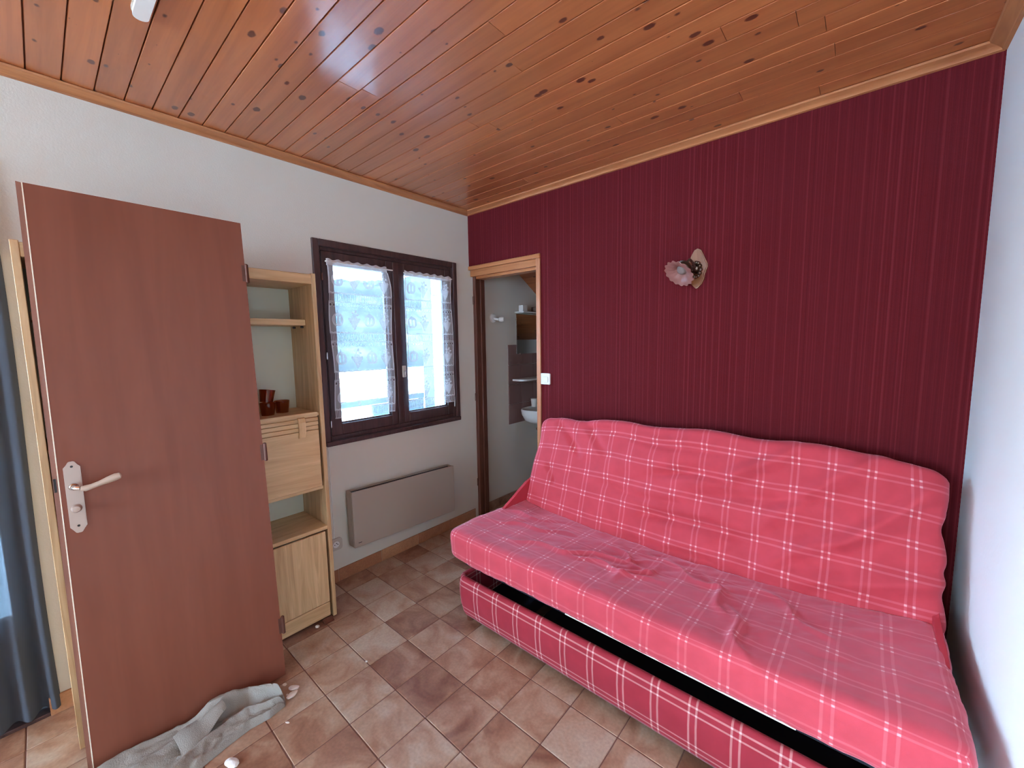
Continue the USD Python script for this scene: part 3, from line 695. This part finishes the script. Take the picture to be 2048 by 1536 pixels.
def rrect(w, h, r, n=6):
    out = []
    for cx, cy, a0 in ((w / 2 - r, h / 2 - r, 0), (-w / 2 + r, h / 2 - r, 90), (-w / 2 + r, -h / 2 + r, 180), (w / 2 - r, -h / 2 + r, 270)):
        out += [(cx + r * math.cos(math.radians(a0 + 90 * t / n)), cy + r * math.sin(math.radians(a0 + 90 * t / n))) for t in range(n + 1)]
    return out


so = thing("power_socket", "ivory wall socket low on the white wall beside the bookcase", "socket", (0.0, -1.192, 0.243))
obj("socket_plate", prism(rrect(0.078, 0.074, 0.016), (0.0, -1.192, 0.243), (0, 1, 0), (0, 0, 1), 0.012), PLASTIC_I, so)
obj("socket_well", prism([(0.02 * math.cos(t), 0.02 * math.sin(t)) for t in np.linspace(0, 2 * np.pi, 24, endpoint=False)], (0.012, -1.192, 0.243), (0, 1, 0), (0, 0, 1), 0.001), PLASTIC_W, so)
obj("plug_hole", cat([prism([(0.003 * math.cos(t) + d, 0.003 * math.sin(t) + w_) for t in np.linspace(0, 2 * np.pi, 10, endpoint=False)], (0.0128, -1.192, 0.243), (0, 1, 0), (0, 0, 1), 0.0008) for d, w_ in ((-0.0095, 0), (0.0095, 0))]), DARK, so)
obj("earth_pin", tube([(0.012, -1.192, 0.252), (0.022, -1.192, 0.252)], 0.0024, 8), STEEL, so)
tag(obj("wall_cable", tube([(0.002, -1.197, 0.858), (0.002, -1.1965, 0.55), (0.002, -1.196, 0.281)], 0.0018, 8), WHITE_R, smooth=40), "thin white cable running down the wall from the window to the socket", "cable")

sw = thing("light_switch", "square white light switch on the red wall beside the doorway", "switch", (0.744, 0.0, 1.207))
obj("switch_plate", prism(rrect(0.078, 0.076, 0.005), (0.744, 0.0, 1.207), (1, 0, 0), (0, 0, 1), 0.010), PLASTIC_W, sw)
obj("rocker", prism(rrect(0.036, 0.037, 0.004), (0.748, -0.010, 1.203), (1, 0, 0), (0, 0, 1), 0.005), PLASTIC_W, sw)
obj("rocker_gap", prism(rrect(0.040, 0.041, 0.005), (0.748, -0.010, 1.203), (1, 0, 0), (0, 0, 1), 0.0006), PLASTIC_I, sw)

# ------------------------------------------------------------------ wall lamp
wl = thing("wall_lamp", "wall lamp with a pink fluted glass shade on a wooden plaque", "lamp", (1.72, 0.0, 1.83))
half = [(0.0, 0.102), (0.016, 0.094), (0.028, 0.072), (0.038, 0.048), (0.050, 0.022), (0.052, 0.006), (0.040, -0.028), (0.036, -0.055), (0.026, -0.078), (0.004, -0.101)]
pl = [(x_, z_) for x_, z_ in half] + [(-x_, z_) for x_, z_ in half[::-1][0:]]
obj("plaque", cat([prism(pl, (1.722, 0.0, 1.829), (1, 0, 0), (0, 0, 1), 0.012), prism([(a * 0.9, b * 0.93) for a, b in pl], (1.722, -0.012, 1.829), (1, 0, 0), (0, 0, 1), 0.005)]), PLAQUE, wl)
ro = []
for t in np.linspace(0, 2 * np.pi, 12, endpoint=False):
    s = trimesh.creation.icosphere(2, 0.0095); s.apply_translation((1.722 + 0.021 * math.cos(t), -0.024, 1.822 + 0.036 * math.sin(t))); ro.append(s)
ro.append(lathe([(0.024, 0.016), (0.023, 0.022), (0.017, 0.028), (0.011, 0.040), (0.0001, 0.042)], 24, (1.722, 0.0, 1.826), (0, -1, 0)))
obj("rosette", cat(ro), BRONZE, wl, smooth=50)
ap = [(1.722, -0.03, 1.826), (1.717, -0.06, 1.852), (1.708, -0.085, 1.868), (1.699, -0.098, 1.856), (1.692, -0.104, 1.836)]
ap = np.array(ap); tt = np.linspace(0, 1, 18)
sm = np.stack([np.interp(tt, np.linspace(0, 1, 5), ap[:, k]) for k in range(3)], 1)
obj("arm", tube(sm, 0.0062, 12), BRONZE, wl, smooth=60)
ax = np.array([-0.30, -0.66, -0.69]); ax /= np.linalg.norm(ax)
c0 = np.array([1.690, -0.108, 1.830])
obj("collar", lathe([(0.0001, -0.016), (0.022, -0.014), (0.037, -0.006), (0.039, 0.000), (0.028, 0.006), (0.0001, 0.007)], 28, c0, ax), BRONZE, wl, smooth=40)
obj("bulb_cup", lathe([(0.027, 0.004), (0.0265, 0.026), (0.021, 0.034), (0.014, 0.036), (0.0001, 0.036)], 28, c0, ax), LAMPCUP, wl, smooth=40)
fl = lambda th, s: 1 + (0.13 * s * s) * math.cos(16 * th)
prof = [(0.024, 0.010), (0.027, 0.022), (0.032, 0.032), (0.044, 0.042), (0.060, 0.049), (0.077, 0.052), (0.076, 0.054), (0.059, 0.052), (0.043, 0.045), (0.030, 0.034), (0.025, 0.022), (0.022, 0.010)]
fl2 = lambda th, s: 1 + 0.06 * max(0.0, 1 - abs(s - 0.5) * 2.4) ** 1.2 * math.cos(15 * th)
obj("glass_shade", lathe(prof, 128, c0, ax, fl2), PINKGLASS, wl, smooth=60)

# ------------------------------------------------------------------ sofa bed
sf = thing("sofa_bed", "click-clack sofa bed in red and pink checked cover, storage box open", "sofa", (1.75, -0.6, 0))


def wr(p, sx, sy, sz, seed, oct_=4):
    return meshkit.fbm(np.asarray(p) * np.array([sx, sy, sz]) + 50, oct_, seed) - 0.5


v, f, uv = cushion((0.762, -0.955, 0.322), (2.662, -0.325, 0.492), (0.055, 0.045, 0.045), 0.011)
n0 = weld_normals(v, f)
fx = np.clip((v[:, 0] - 0.76) / 1.9, 0, 1); rear = np.clip((v[:, 1] + 0.95) / 0.6, 0, 1); topw = np.clip((v[:, 2] - 0.40) / 0.08, 0, 1)
sag = np.sin(np.pi * fx) ** 0.7
v[:, 2] -= (0.012 + 0.060 * rear) * sag * (0.35 + 0.65 * topw)
# plan: the left end swells a little, the rear end corner is drawn in
v[:, 0] += np.where(fx < 0.1, (0.1 - fx) * 10 * (0.030 * rear + 0.018 * np.clip((0.15 - rear) / 0.15, 0, 1)), 0)
q = v.copy()
wri = 0.013 * wr(q, 5, 7, 4, 3) + 0.020 * (np.abs(wr(np.stack([q[:, 0] * 0.8 + q[:, 1] * 0.6, q[:, 1] - 0.5 * q[:, 0], q[:, 2]], 1), 9, 13, 7, 5)) - 0.12)
for cx_, cy_, ang, ln, am in ((1.54, -0.62, 0.5, 0.16, 0.016), (1.62, -0.56, -0.5, 0.15, 0.016), (1.60, -0.70, 0.1, 0.2, 0.013), (1.70, -0.66, 1.2, 0.13, 0.014), (2.02, -0.62, -1.1, 0.16, 0.014), (2.12, -0.80, -1.2, 0.2, 0.014), (2.25, -0.55, -0.8, 0.16, 0.012), (1.08, -0.62, 0.4, 0.22, 0.010), (1.30, -0.74, 0.3, 0.25, 0.010), (0.98, -0.52, 0.3, 0.12, 0.010), (1.85, -0.50, -0.4, 0.22, 0.010)):
    c, s = math.cos(ang), math.sin(ang); a = (q[:, 0] - cx_) * c + (q[:, 1] - cy_) * s; b = -(q[:, 0] - cx_) * s + (q[:, 1] - cy_) * c + 0.02 * np.sin(a * 25)
    wri += 1.15 * am * np.exp(-(a / ln) ** 2) * np.exp(-(b / 0.014) ** 2) * topw
frontw_ = np.clip((-0.90 - q[:, 1]) / 0.05, 0, 1)
wri += frontw_ * 0.009 * wr(q, 11, 3, 3.5, 9)
v = v + n0 * wri[:, None]
uvd = uv + np.stack([0.010 * wr(q, 7, 7, 7, 21, 3) + 0.012 * wr(q, 3, 3, 3, 22, 2), 0.010 * wr(q, 7, 7, 7, 23, 3)], 1)
obj("seat", (v, f), PL_SEAT, sf, normals=weld_normals(v, f), uv=uvd)
# backrest in its own frame: u along x, w up the back, t towards the wall
hv = np.array([0, 0.3162, 0.9487]); bn = np.array([0, 0.9487, -0.3162]); P0 = np.array([0, -0.36, 0.47])
lv_, f, uvb = cushion((0.818, -0.0, -0.105), (2.664, 0.125, 0.565), (0.060, 0.045, 0.045), 0.011)
n0 = weld_normals(lv_, f)
fx = np.clip((lv_[:, 0] - 0.82) / 1.84, 0, 1); upw = np.clip((lv_[:, 2] - 0.1) / 0.46, 0, 1)
q = lv_.copy()
lv_[:, 2] += upw * (-0.040 * np.clip(1 - fx / 0.25, 0, 1) ** 1.5 + 0.010 * np.sin(np.pi * fx) - 0.028 * np.clip((fx - 0.88) / 0.12, 0, 1) ** 2 + 0.006 * np.sin(fx * 26) * upw)
lv_[:, 0] += np.where(fx < 0.12, (0.12 - fx) * 8 * 0.024 * upw, 0)
diag = np.stack([q[:, 0] * 0.83 - q[:, 2] * 0.55, q[:, 2] * 0.83 + q[:, 0] * 0.55 * 0.0 - q[:, 0] * 0.42, q[:, 1]], 1)
wri = 0.034 * wr(diag, 1.6, 8.0, 2, 31, 3) * np.clip(fx * 2.0, 0.25, 1) + 0.008 * wr(q, 8, 5, 8, 33) + 0.026 * wr(q, 1.2, 2, 11, 35, 2) * np.exp(-((fx - 0.5) / 0.25) ** 2)
diag2 = np.stack([q[:, 0] * 0.5 + q[:, 2] * 0.85, q[:, 2] * 0.5 + q[:, 0] * 0.85, q[:, 1]], 1)
wri += 0.020 * wr(diag2, 2, 9, 2, 37, 3) * np.clip(1 - fx * 2.6, 0, 1)
for xa, ha, xb, hb, wd, am in ((2.19, 0.53, 1.97, 0.37, 0.030, 0.014), (2.46, 0.53, 2.12, 0.24, 0.032, 0.016), (2.65, 0.50, 2.38, 0.20, 0.030, 0.018), (2.40, 0.22, 2.12, 0.06, 0.030, 0.014), (2.65, 0.13, 2.15, 0.02, 0.030, 0.014), (1.62, 0.345, 2.02, 0.36, 0.022, -0.016),
                               (1.60, 0.14, 2.05, 0.13, 0.024, -0.018), (1.50, 0.0, 2.0, -0.03, 0.022, -0.012), (1.35, 0.22, 1.75, 0.20, 0.020, -0.010), (0.98, 0.53, 1.16, 0.36, 0.022, -0.014), (1.16, 0.54, 1.34, 0.37, 0.020, -0.012), (0.95, 0.26, 1.02, 0.15, 0.014, -0.012), (1.2, 0.5, 1.9, 0.47, 0.016, -0.010), (1.85, 0.26, 2.3, 0.36, 0.026, -0.012)):
    dx_, dh_ = xb - xa, hb - ha; L2 = dx_ * dx_ + dh_ * dh_
    t_ = np.clip(((q[:, 0] - xa) * dx_ + (q[:, 2] - ha) * dh_) / L2, -0.15, 1.15)
    dd = np.hypot(q[:, 0] - xa - t_ * dx_, q[:, 2] - ha - t_ * dh_ + 0.012 * np.sin(t_ * 5 + xa * 9))
    wri += 1.7 * am * np.exp(-(dd / wd) ** 2) * np.clip(np.minimum(t_ + 0.15, 1.15 - t_) * 4, 0, 1)
wri -= 0.012 * np.exp(-((q[:, 2] - 0.525) / 0.012) ** 2) * np.exp(-((fx - 0.45) / 0.2) ** 2)
wri += 0.006 * np.clip((fx - 0.9) / 0.1, 0, 1) * np.sin(q[:, 2] * 30 + 1) + 0.012 * np.clip((fx - 0.85) / 0.15, 0, 1) * wr(q, 3, 3, 14, 61, 3)
lw = lv_ + n0 * wri[:, None]
vw = P0 + np.stack([lw[:, 0], 0 * lw[:, 0], 0 * lw[:, 0]], 1) + lw[:, 1:2] * bn + lw[:, 2:3] * hv
vw[:, 2] -= 0.02 * np.sin(np.pi * fx) * (1 - upw)
uvB = uvb.copy()
isf = np.abs(q[:, 1]) < 0.06
UV = np.stack([q[:, 0], q[:, 2] + np.where(q[:, 2] > 0.5, q[:, 1], 0)], 1) + np.stack([0.012 * wr(q, 5, 5, 5, 41, 3), 0.010 * wr(q, 4, 5, 5, 43, 3)], 1)
obj("backrest", (vw, f), PL_BACK, sf, normals=weld_normals(vw, f), uv=UV)
# gussets of the cover between seat and back
for (x0, sx) in ((0.822, 1), (2.650, -1)):
    pts = [(-0.585, 0.470), (-0.345, 0.585 if sx > 0 else 0.50), (-0.20, 0.62), (-0.22, 0.40), (-0.40, 0.35)]
    g = prism(pts, (x0, 0, 0), (0, 1, 0), (0, 0, 1), 0.018 * sx)
    gv, gf = trimesh.remesh.subdivide_to_size(g[0], g[1], 0.03)
    gv[:, 0] += 0.008 * wr(gv, 3, 16, 9, 51)
    obj("side_gusset", (gv, gf), RED_CLOTH, sf, normals=weld_normals(gv, gf))
# storage box
bx0, bx1 = 0.838, 2.640
shell = [(-0.028, 0.034), (-0.016, 0.055), (-0.004, 0.105), (0.002, 0.165), (0.0, 0.215), (-0.006, 0.243), (-0.014, 0.252), (-0.028, 0.252), (-0.034, 0.243), (-0.036, 0.05)]
path, R_ = [], 0.055
for y_ in np.linspace(-0.28, -0.955 + R_, 30):
    path.append((bx0, y_, -1.0, 0.0))
for t in np.linspace(0, np.pi / 2, 9)[1:]:
    path.append((bx0 + R_ - R_ * math.cos(t), -0.955 + R_ - R_ * math.sin(t), -math.cos(t), -math.sin(t)))
for x_ in np.linspace(bx0 + R_, bx1 - R_, 90)[1:]:
    path.append((x_, -0.955, 0.0, -1.0))
for t in np.linspace(0, np.pi / 2, 9)[1:]:
    path.append((bx1 - R_ + R_ * math.sin(t), -0.955 + R_ - R_ * math.cos(t), math.sin(t), -math.cos(t)))
for y_ in np.linspace(-0.955 + R_, -0.28, 30)[1:]:
    path.append((bx1, y_, 1.0, 0.0))
path = np.array(path); ring = np.array(shell + shell[:1]); m_ = len(path); c_ = len(ring)
gl = np.concatenate([[0], np.cumsum(np.hypot(*np.diff(path[:, :2], axis=0).T))]); gl += 0.85 - gl[30 + 8] + 0.055
V_ = np.stack([path[:, None, 0] + path[:, None, 2] * ring[None, :, 0], path[:, None, 1] + path[:, None, 3] * ring[None, :, 0], np.broadcast_to(ring[None, :, 1], (m_, c_))], -1).reshape(-1, 3)
U_ = np.stack([np.repeat(gl, c_), np.tile(ring[:, 1], m_)], 1)
F_ = grid(m_, c_)
sv = np.einsum("ij,ij->i", np.cross(V_[F_[:, 0]], V_[F_[:, 1]]), V_[F_[:, 2]]).sum()
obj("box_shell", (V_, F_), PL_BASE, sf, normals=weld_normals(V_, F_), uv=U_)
obj("box_back", bx(bx0 + 0.03, bx1 - 0.03, -0.30, -0.28, 0.034, 0.25, 0.002), BLACK_CLOTH, sf)
obj("box_bottom", bx(bx0 + 0.03, bx1 - 0.03, -0.916, -0.30, 0.05, 0.062, 0), BLACK_CLOTH, sf, label="black lining of the storage box")
obj("bottom_batten", bx(1.185, 1.232, -0.912, -0.31, 0.062, 0.067, 0.001), plain("dark_batten", (0.05, 0.035, 0.03), 0.7), sf, label="dark brown batten across the box bottom")
obj("inner_lining", bx(1.30, bx1 - 0.04, -0.913, -0.909, 0.06, 0.235, 0), BLACK_CLOTH, sf)
obj("bed_frame_edge", bx(1.50, 2.31, -0.921, -0.909, 0.3095, 0.3155, 0.001), PLASTIC_W, sf, label="white edge of the bed base under the cover")
obj("slat_frame", bx(0.86, 2.60, -0.90, -0.36, 0.290, 0.318, 0.004), BLACK_CLOTH, sf)
for x_ in (0.93, 2.55):
    obj("folding_bracket", cat([bx(x_ - 0.012, x_ + 0.012, -0.50, -0.42, 0.062, 0.300, 0.003), bx(x_ - 0.010, x_ + 0.010, -0.42, -0.22, 0.27, 0.40, 0.003)]), DARK, sf)
for x_ in (0.890, 2.590):
    for y_ in (-0.900, -0.32):
        obj("foot", lathe([(0.0001, 0), (0.020, 0), (0.022, 0.004), (0.027, 0.050), (0.0001, 0.050)], 20, (x_, y_, 0.0)), JAMB, sf, smooth=40)

# ------------------------------------------------------------------ rag and plaster crumbs on the floor
rg = thing("floor_cloth", "crumpled grey cloth on the floor against the leaning door", "cloth", (0.6, -1.95, 0))
topc = np.array([(0.505, -2.32), (0.500, -2.20), (0.512, -2.08), (0.520, -1.985), (0.520, -1.906), (0.528, -1.83), (0.595, -1.765), (0.665, -1.742)])
botc = np.array([(0.80, -2.32), (0.775, -2.20), (0.742, -2.08), (0.724, -2.03), (0.706, -1.95), (0.694, -1.878), (0.702, -1.812), (0.690, -1.752)])
nu, nv = 150, 70
tu = np.linspace(0, 1, nu); tk = np.linspace(0, 1, 8)
T = np.stack([np.interp(tu, tk, topc[:, k]) for k in (0, 1)], 1); B = np.stack([np.interp(tu, tk, botc[:, k]) for k in (0, 1)], 1)
vv = np.linspace(0, 1, nv)
XY = T[:, None] + (B - T)[:, None] * vv[None, :, None]
U_, V_ = np.meshgrid(tu, vv, indexing="ij")
fold = 0.5 + 0.5 * np.sin(V_ * 15 + 5 * U_ + 2.0 * meshkit.noise(np.stack([U_ * 5, V_ * 3, 0 * U_], -1), 3))
env = np.clip(np.minimum(V_ / 0.06, (1 - V_) / 0.10), 0, 1) * np.clip((1 - U_) / 0.07, 0, 1) ** 0.6
hgt = 0.004 + env * (0.007 + 0.026 * fold ** 2 + 0.055 * np.exp(-((V_ - 0.12) / 0.14) ** 2) * (0.45 + 0.9 * np.exp(-((U_ - 0.52) / 0.13) ** 2)) + 0.022 * meshkit.fbm(np.stack([U_ * 13, V_ * 9, 0 * U_], -1), 3, 4))
top3 = np.concatenate([XY, hgt[..., None]], -1).reshape(-1, 3)
f = grid(nu, nv)
nz = np.cross(top3[f[:, 1]] - top3[f[:, 0]], top3[f[:, 2]] - top3[f[:, 0]])[:, 2].sum()
f = f if nz > 0 else f[:, ::-1]
bot3 = top3.copy(); bot3[:, 2] = np.maximum(top3[:, 2] - 0.003, 0.0006)
obj("cloth", (np.vstack([top3, bot3]), np.vstack([f, f[:, ::-1] + len(top3)])), RAG, rg, normals=np.vstack([weld_normals(top3, f), -weld_normals(top3, f)]))
# the corner turned over
nu, nv = 30, 24
U_, V_ = np.meshgrid(np.linspace(0, 1, nu), np.linspace(0, 1, nv), indexing="ij")
A0, A1, A2, A3 = np.array([0.565, -2.085, 0.050]), np.array([0.548, -1.935, 0.072]), np.array([0.690, -2.075, 0.024]), np.array([0.600, -1.925, 0.070])
P = ((1 - U_) * (1 - V_))[..., None] * A0 + (U_ * (1 - V_))[..., None] * A1 + ((1 - U_) * V_)[..., None] * A2 + (U_ * V_)[..., None] * A3
P[..., 2] += 0.014 * np.sin(np.pi * V_) + 0.004 * np.sin(U_ * 9)
P = P.reshape(-1, 3); f = grid(nu, nv)
nz = np.cross(P[f[:, 1]] - P[f[:, 0]], P[f[:, 2]] - P[f[:, 0]])[:, 2].sum(); f = f if nz > 0 else f[:, ::-1]
Pb = P - np.array([0, 0, 0.003])
obj("turned_corner", (np.vstack([P, Pb]), np.vstack([f, f[:, ::-1] + len(P)])), RAG, rg, normals=np.vstack([weld_normals(P, f), -weld_normals(P, f)]))

crumbs = [(0.630, -1.695, 0.022, 0.013, 40, "larger pale plaster crumb near the cloth end, the farther of two touching"), (0.661, -1.714, 0.024, 0.014, 100, "larger pale plaster crumb near the cloth end, the nearer of two touching"),
          (0.322, -1.459, 0.013, 0.010, 0, "small white plaster crumb in front of the bookcase plinth"), (0.795, -1.965, 0.028, 0.016, 20, "biggest white plaster crumb, at the bottom edge of the picture"),
          (0.578, -1.712, 0.010, 0.007, 10, "tiny pale plaster crumb by the corner of the leaning door"), (0.733, -1.416, 0.006, 0.005, 0, "tiny white plaster crumb alone in the middle of the floor"),
          (0.640, -1.905 + 0.18, 0.006, 0.004, 0, "tiny plaster crumb on the floor right at the cloth end"), (0.775, -1.775, 0.009, 0.004, 30, "thin ochre crumb in the joint beside the cloth")]
for i, (x_, y_, a_, b_, ang, lab) in enumerate(crumbs):
    s = trimesh.creation.icosphere(2, 1.0); pv = np.array(s.vertices)
    pv *= (1 + 0.35 * (meshkit.noise(pv * 1.7 + 9 * i, i) - 0.5))[:, None]
    pv *= [a_, b_, min(a_, b_) * 0.55]; pv[:, 2] -= pv[:, 2].min() + 0.0
    c, s_ = math.cos(math.radians(ang)), math.sin(math.radians(ang))
    pv = np.stack([pv[:, 0] * c - pv[:, 1] * s_ + x_, pv[:, 0] * s_ + pv[:, 1] * c + y_, pv[:, 2]], 1)
    tag(obj("plaster_crumb", (pv, np.array(s.faces)), FLAKE), lab, "crumb", "plaster crumbs on the floor")

# ------------------------------------------------------------------ ceiling light tip at the top edge
cl = thing("ceiling_light", "end of a white plastic strip light on the board ceiling, top left", "light", (1.1, -1.99, H))
ol = [(0.0 + 0.028 - 0.028 * math.cos(t), 0.028 * math.sin(t)) for t in np.linspace(-np.pi / 2, np.pi / 2, 14)]
ol = [(0.62, -0.019)] + [(0.019 - 0.019 * math.sin(t), -0.019 * math.cos(t)) for t in np.linspace(0, np.pi, 16)] + [(0.62, 0.019)]
obj("diffuser", prism(ol, (0.680, -1.990, H - 0.022), (1, 0, 0), (0, 1, 0), 0.014), PLASTIC_W, cl)
obj("back_tray", prism([(a * 0.99 + 0.004, b * 1.1) for a, b in ol], (0.675, -1.990, H - 0.008), (1, 0, 0), (0, 1, 0), 0.008), PLASTIC_I, cl)

# ------------------------------------------------------------------ washroom things
mr = thing("mirror", "dark mirror above the washbasin in the washroom", "mirror", (0.0, 0.8, 1.354))
obj("mirror_glass", bx(0.008, 0.013, 0.56, 1.06, 1.354, 1.715, 0.001), MIRROR, mr)
obj("clip", bx(0.008, 0.020, 0.550, 0.562, 1.655, 1.675, 0.002), CHROME, mr)
obj("clip", bx(0.008, 0.020, 0.60, 0.612, 1.348, 1.360, 0.002), CHROME, mr)
us = thing("glass_shelf", "narrow pale shelf above the washroom mirror", "shelf", (0.0, 0.8, 1.72))
obj("shelf_board", bx(0.0, 0.11, 0.548, 1.08, 1.722, 1.734, 0.003), CERAMIC, us)
bxw = thing("small_box", "small white box on the shelf above the washroom mirror", "box", (0.05, 0.62, 1.734))
obj("carton", bx(0.02, 0.07, 0.585, 0.655, 1.734, 1.792, 0.003), PLASTIC_W, bxw)
bxb = thing("small_box", "small brown box on the shelf above the washroom mirror", "box", (0.05, 0.82, 1.734))
obj("carton", bx(0.02, 0.08, 0.77, 0.88, 1.734, 1.785, 0.003), plain("brown_card", (0.16, 0.10, 0.07), 0.8), bxb)
ls = thing("ceramic_shelf", "white rounded ceramic shelf between mirror and washbasin", "shelf", (0.0, 0.78, 1.118))
rs = [(0.0, 0.50)] + [(0.13 - 0.07 + 0.07 * math.sin(t), 0.57 - 0.07 * math.cos(t)) for t in np.linspace(0, np.pi / 2, 8)] + [(0.13, 1.0), (0.0, 1.07)]
obj("shelf_plate", prism(rs, (0.007, 0, 1.112), (1, 0, 0), (0, 1, 0), 0.016), CERAMIC, ls)
ba = thing("washbasin", "white ceramic washbasin on the washroom wall", "washbasin", (0.0, 0.8, 0.72))
rows = []
for sc_, z_ in ((0.30, 0.70), (0.62, 0.712), (0.86, 0.745), (0.97, 0.80), (1.0, 0.842), (0.985, 0.850), (0.90, 0.850), (0.84, 0.835), (0.70, 0.775), (0.40, 0.750), (0.02, 0.745)):
    th = np.linspace(0, 2 * np.pi, 48, endpoint=False)
    cx_, cy_ = 0.175, 0.80
    xx = np.sign(np.cos(th)) * np.abs(np.cos(th)) ** 0.6 * 0.168 * sc_ + cx_; yy = np.sign(np.sin(th)) * np.abs(np.sin(th)) ** 0.6 * 0.275 * sc_ + cy_
    rows.append(np.stack([xx, yy, np.full(48, z_)], 1))
V_ = np.vstack(rows); F_ = []
for i in range(len(rows) - 1):
    for j in range(48):
        a, b = i * 48 + j, i * 48 + (j + 1) % 48
        F_ += [[a, b, b + 48], [a, b + 48, a + 48]]
obj("bowl", (V_, np.array(F_)), CERAMIC, ba, smooth=50)
obj("tap", tube([(0.06, 0.90, 0.845), (0.06, 0.90, 0.915), (0.075, 0.90, 0.935), (0.11, 0.895, 0.93), (0.125, 0.892, 0.915)], [0.012, 0.011, 0.010, 0.009, 0.009], 12), CHROME, ba, smooth=50)
obj("drain_trap", cat([tube([(0.16, 0.84, 0.70), (0.16, 0.84, 0.60)], 0.018, 14), tube([(0.16, 0.84, 0.61), (0.01, 0.86, 0.61)], 0.015, 12)]), BROWN_METAL, ba, smooth=50)
tc = thing("tumbler", "white plastic tumbler on the rim of the washbasin", "cup", (0.06, 0.748, 0.850))
obj("cup", lathe([(0.0001, 0.004), (0.022, 0.004), (0.030, 0.074), (0.033, 0.075), (0.031, 0.070), (0.024, 0.0), (0.0001, 0.0)][::-1], 28, (0.06, 0.748, 0.850)), PLASTIC_W, tc, smooth=40)
hk = thing("wall_light", "small white round fitting on the washroom wall", "light", (0.0, 0.27, 1.665))
obj("fitting_base", lathe([(0.0001, 0.02), (0.030, 0.018), (0.036, 0.010), (0.037, 0.0)], 28, (0.0, 0.262, 1.668), (1, 0, 0)), PLASTIC_W, hk, smooth=40)
obj("fitting_arm", tube([(0.015, 0.262, 1.662), (0.05, 0.275, 1.655), (0.06, 0.277, 1.655)], 0.010, 12), PLASTIC_W, hk, smooth=40)
obj("bulb", lathe([(0.0001, 0.046), (0.018, 0.040), (0.022, 0.02), (0.016, 0.0), (0.0001, -0.002)][::-1], 24, (0.06, 0.278, 1.655), (0.8, 0.5, 0)), PLASTIC_W, hk, smooth=50)

# ------------------------------------------------------------------ outside the window
nx, ny = 60, 60
gx, gy = np.meshgrid(np.linspace(-0.27, -70, nx) ** 1, np.linspace(-40, 80, ny), indexing="ij")
gz = -0.30 + 0.045 * (gx + 2) * (gx < -2) + 0.5 * (meshkit.fbm(np.stack([gx * 0.07, gy * 0.07, 0 * gx], -1), 3, 8) - 0.5) * (gx < -5)
P = np.stack([gx, gy, gz], -1).reshape(-1, 3); f = grid(nx, ny)
tag(obj("snow_field", (P, f[:, ::-1]), SNOW, normals=np.abs(weld_normals(P, f)) * [0, 0, 1] + [0, 0, 1e-3]), "bright snow covered ground seen through the lace curtains", "snow", kind="structure")
nx, ny = 70, 110
gx, gy = np.meshgrid(np.linspace(-60, -230, nx), np.linspace(-80, 220, ny), indexing="ij")
t = (-60 - gx) / 170
gz = -3.4 + (30 + 0.10 * gy) * t ** 0.9 + 9 * (meshkit.fbm(np.stack([gx * 0.03, gy * 0.03, 0 * gx], -1), 4, 12) - 0.5) * np.clip(t * 6, 0, 1) + 3.0 * meshkit.noise(np.stack([gx * 0.3, gy * 0.3, 0 * gx], -1), 5) * np.clip(t * 6, 0, 1)
P = np.stack([gx, gy, gz], -1).reshape(-1, 3)
tag(obj("hillside", (P, grid(nx, ny)[:, ::-1]), HILL, normals=-weld_normals(P, grid(nx, ny)[:, ::-1]) * 0 + np.where(weld_normals(P, grid(nx, ny))[:, 2:] > 0, 1, -1) * weld_normals(P, grid(nx, ny))), "distant wooded hillside with snow patches beyond the window", "hill", kind="structure")
wg = thing("house_wing", "pale rendered house wing right outside the right window pane", "building", (-1.7, 3.0, -0.3))
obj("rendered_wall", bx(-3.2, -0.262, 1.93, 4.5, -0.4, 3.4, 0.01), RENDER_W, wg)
obj("roof", prism([(-0.35, -0.1), (1.4, 0.75), (3.0, 0.0), (3.0, -0.1)], (-3.4, 1.75, 3.5), (0, 1, 0), (0, 0, 1), 3.2), TERRA, wg)
obj("terracotta_sill", bx(-2.2, -1.3, 1.86, 1.94, 0.42, 0.56, 0.01), TERRA, wg)
fe = thing("terrace_rail", "blue grey terrace railing outside the window", "railing", (-3.2, 0.5, -0.3))
obj("rail", bx(-3.24, -3.16, -4, 1.9, 0.555, 0.635, 0.005), BLUEWOOD, fe)
obj("rail_board", bx(-3.23, -3.18, 0.955, 1.9, 0.30, 0.54, 0.005), BLUEWOOD, fe)
for y_ in (-3.6, -1.8, 0.0, 1.86):
    obj("post", bx(-3.23, -3.17, y_ - 0.03, y_ + 0.03, -0.45, 0.56, 0.004), BLUEWOOD, fe)
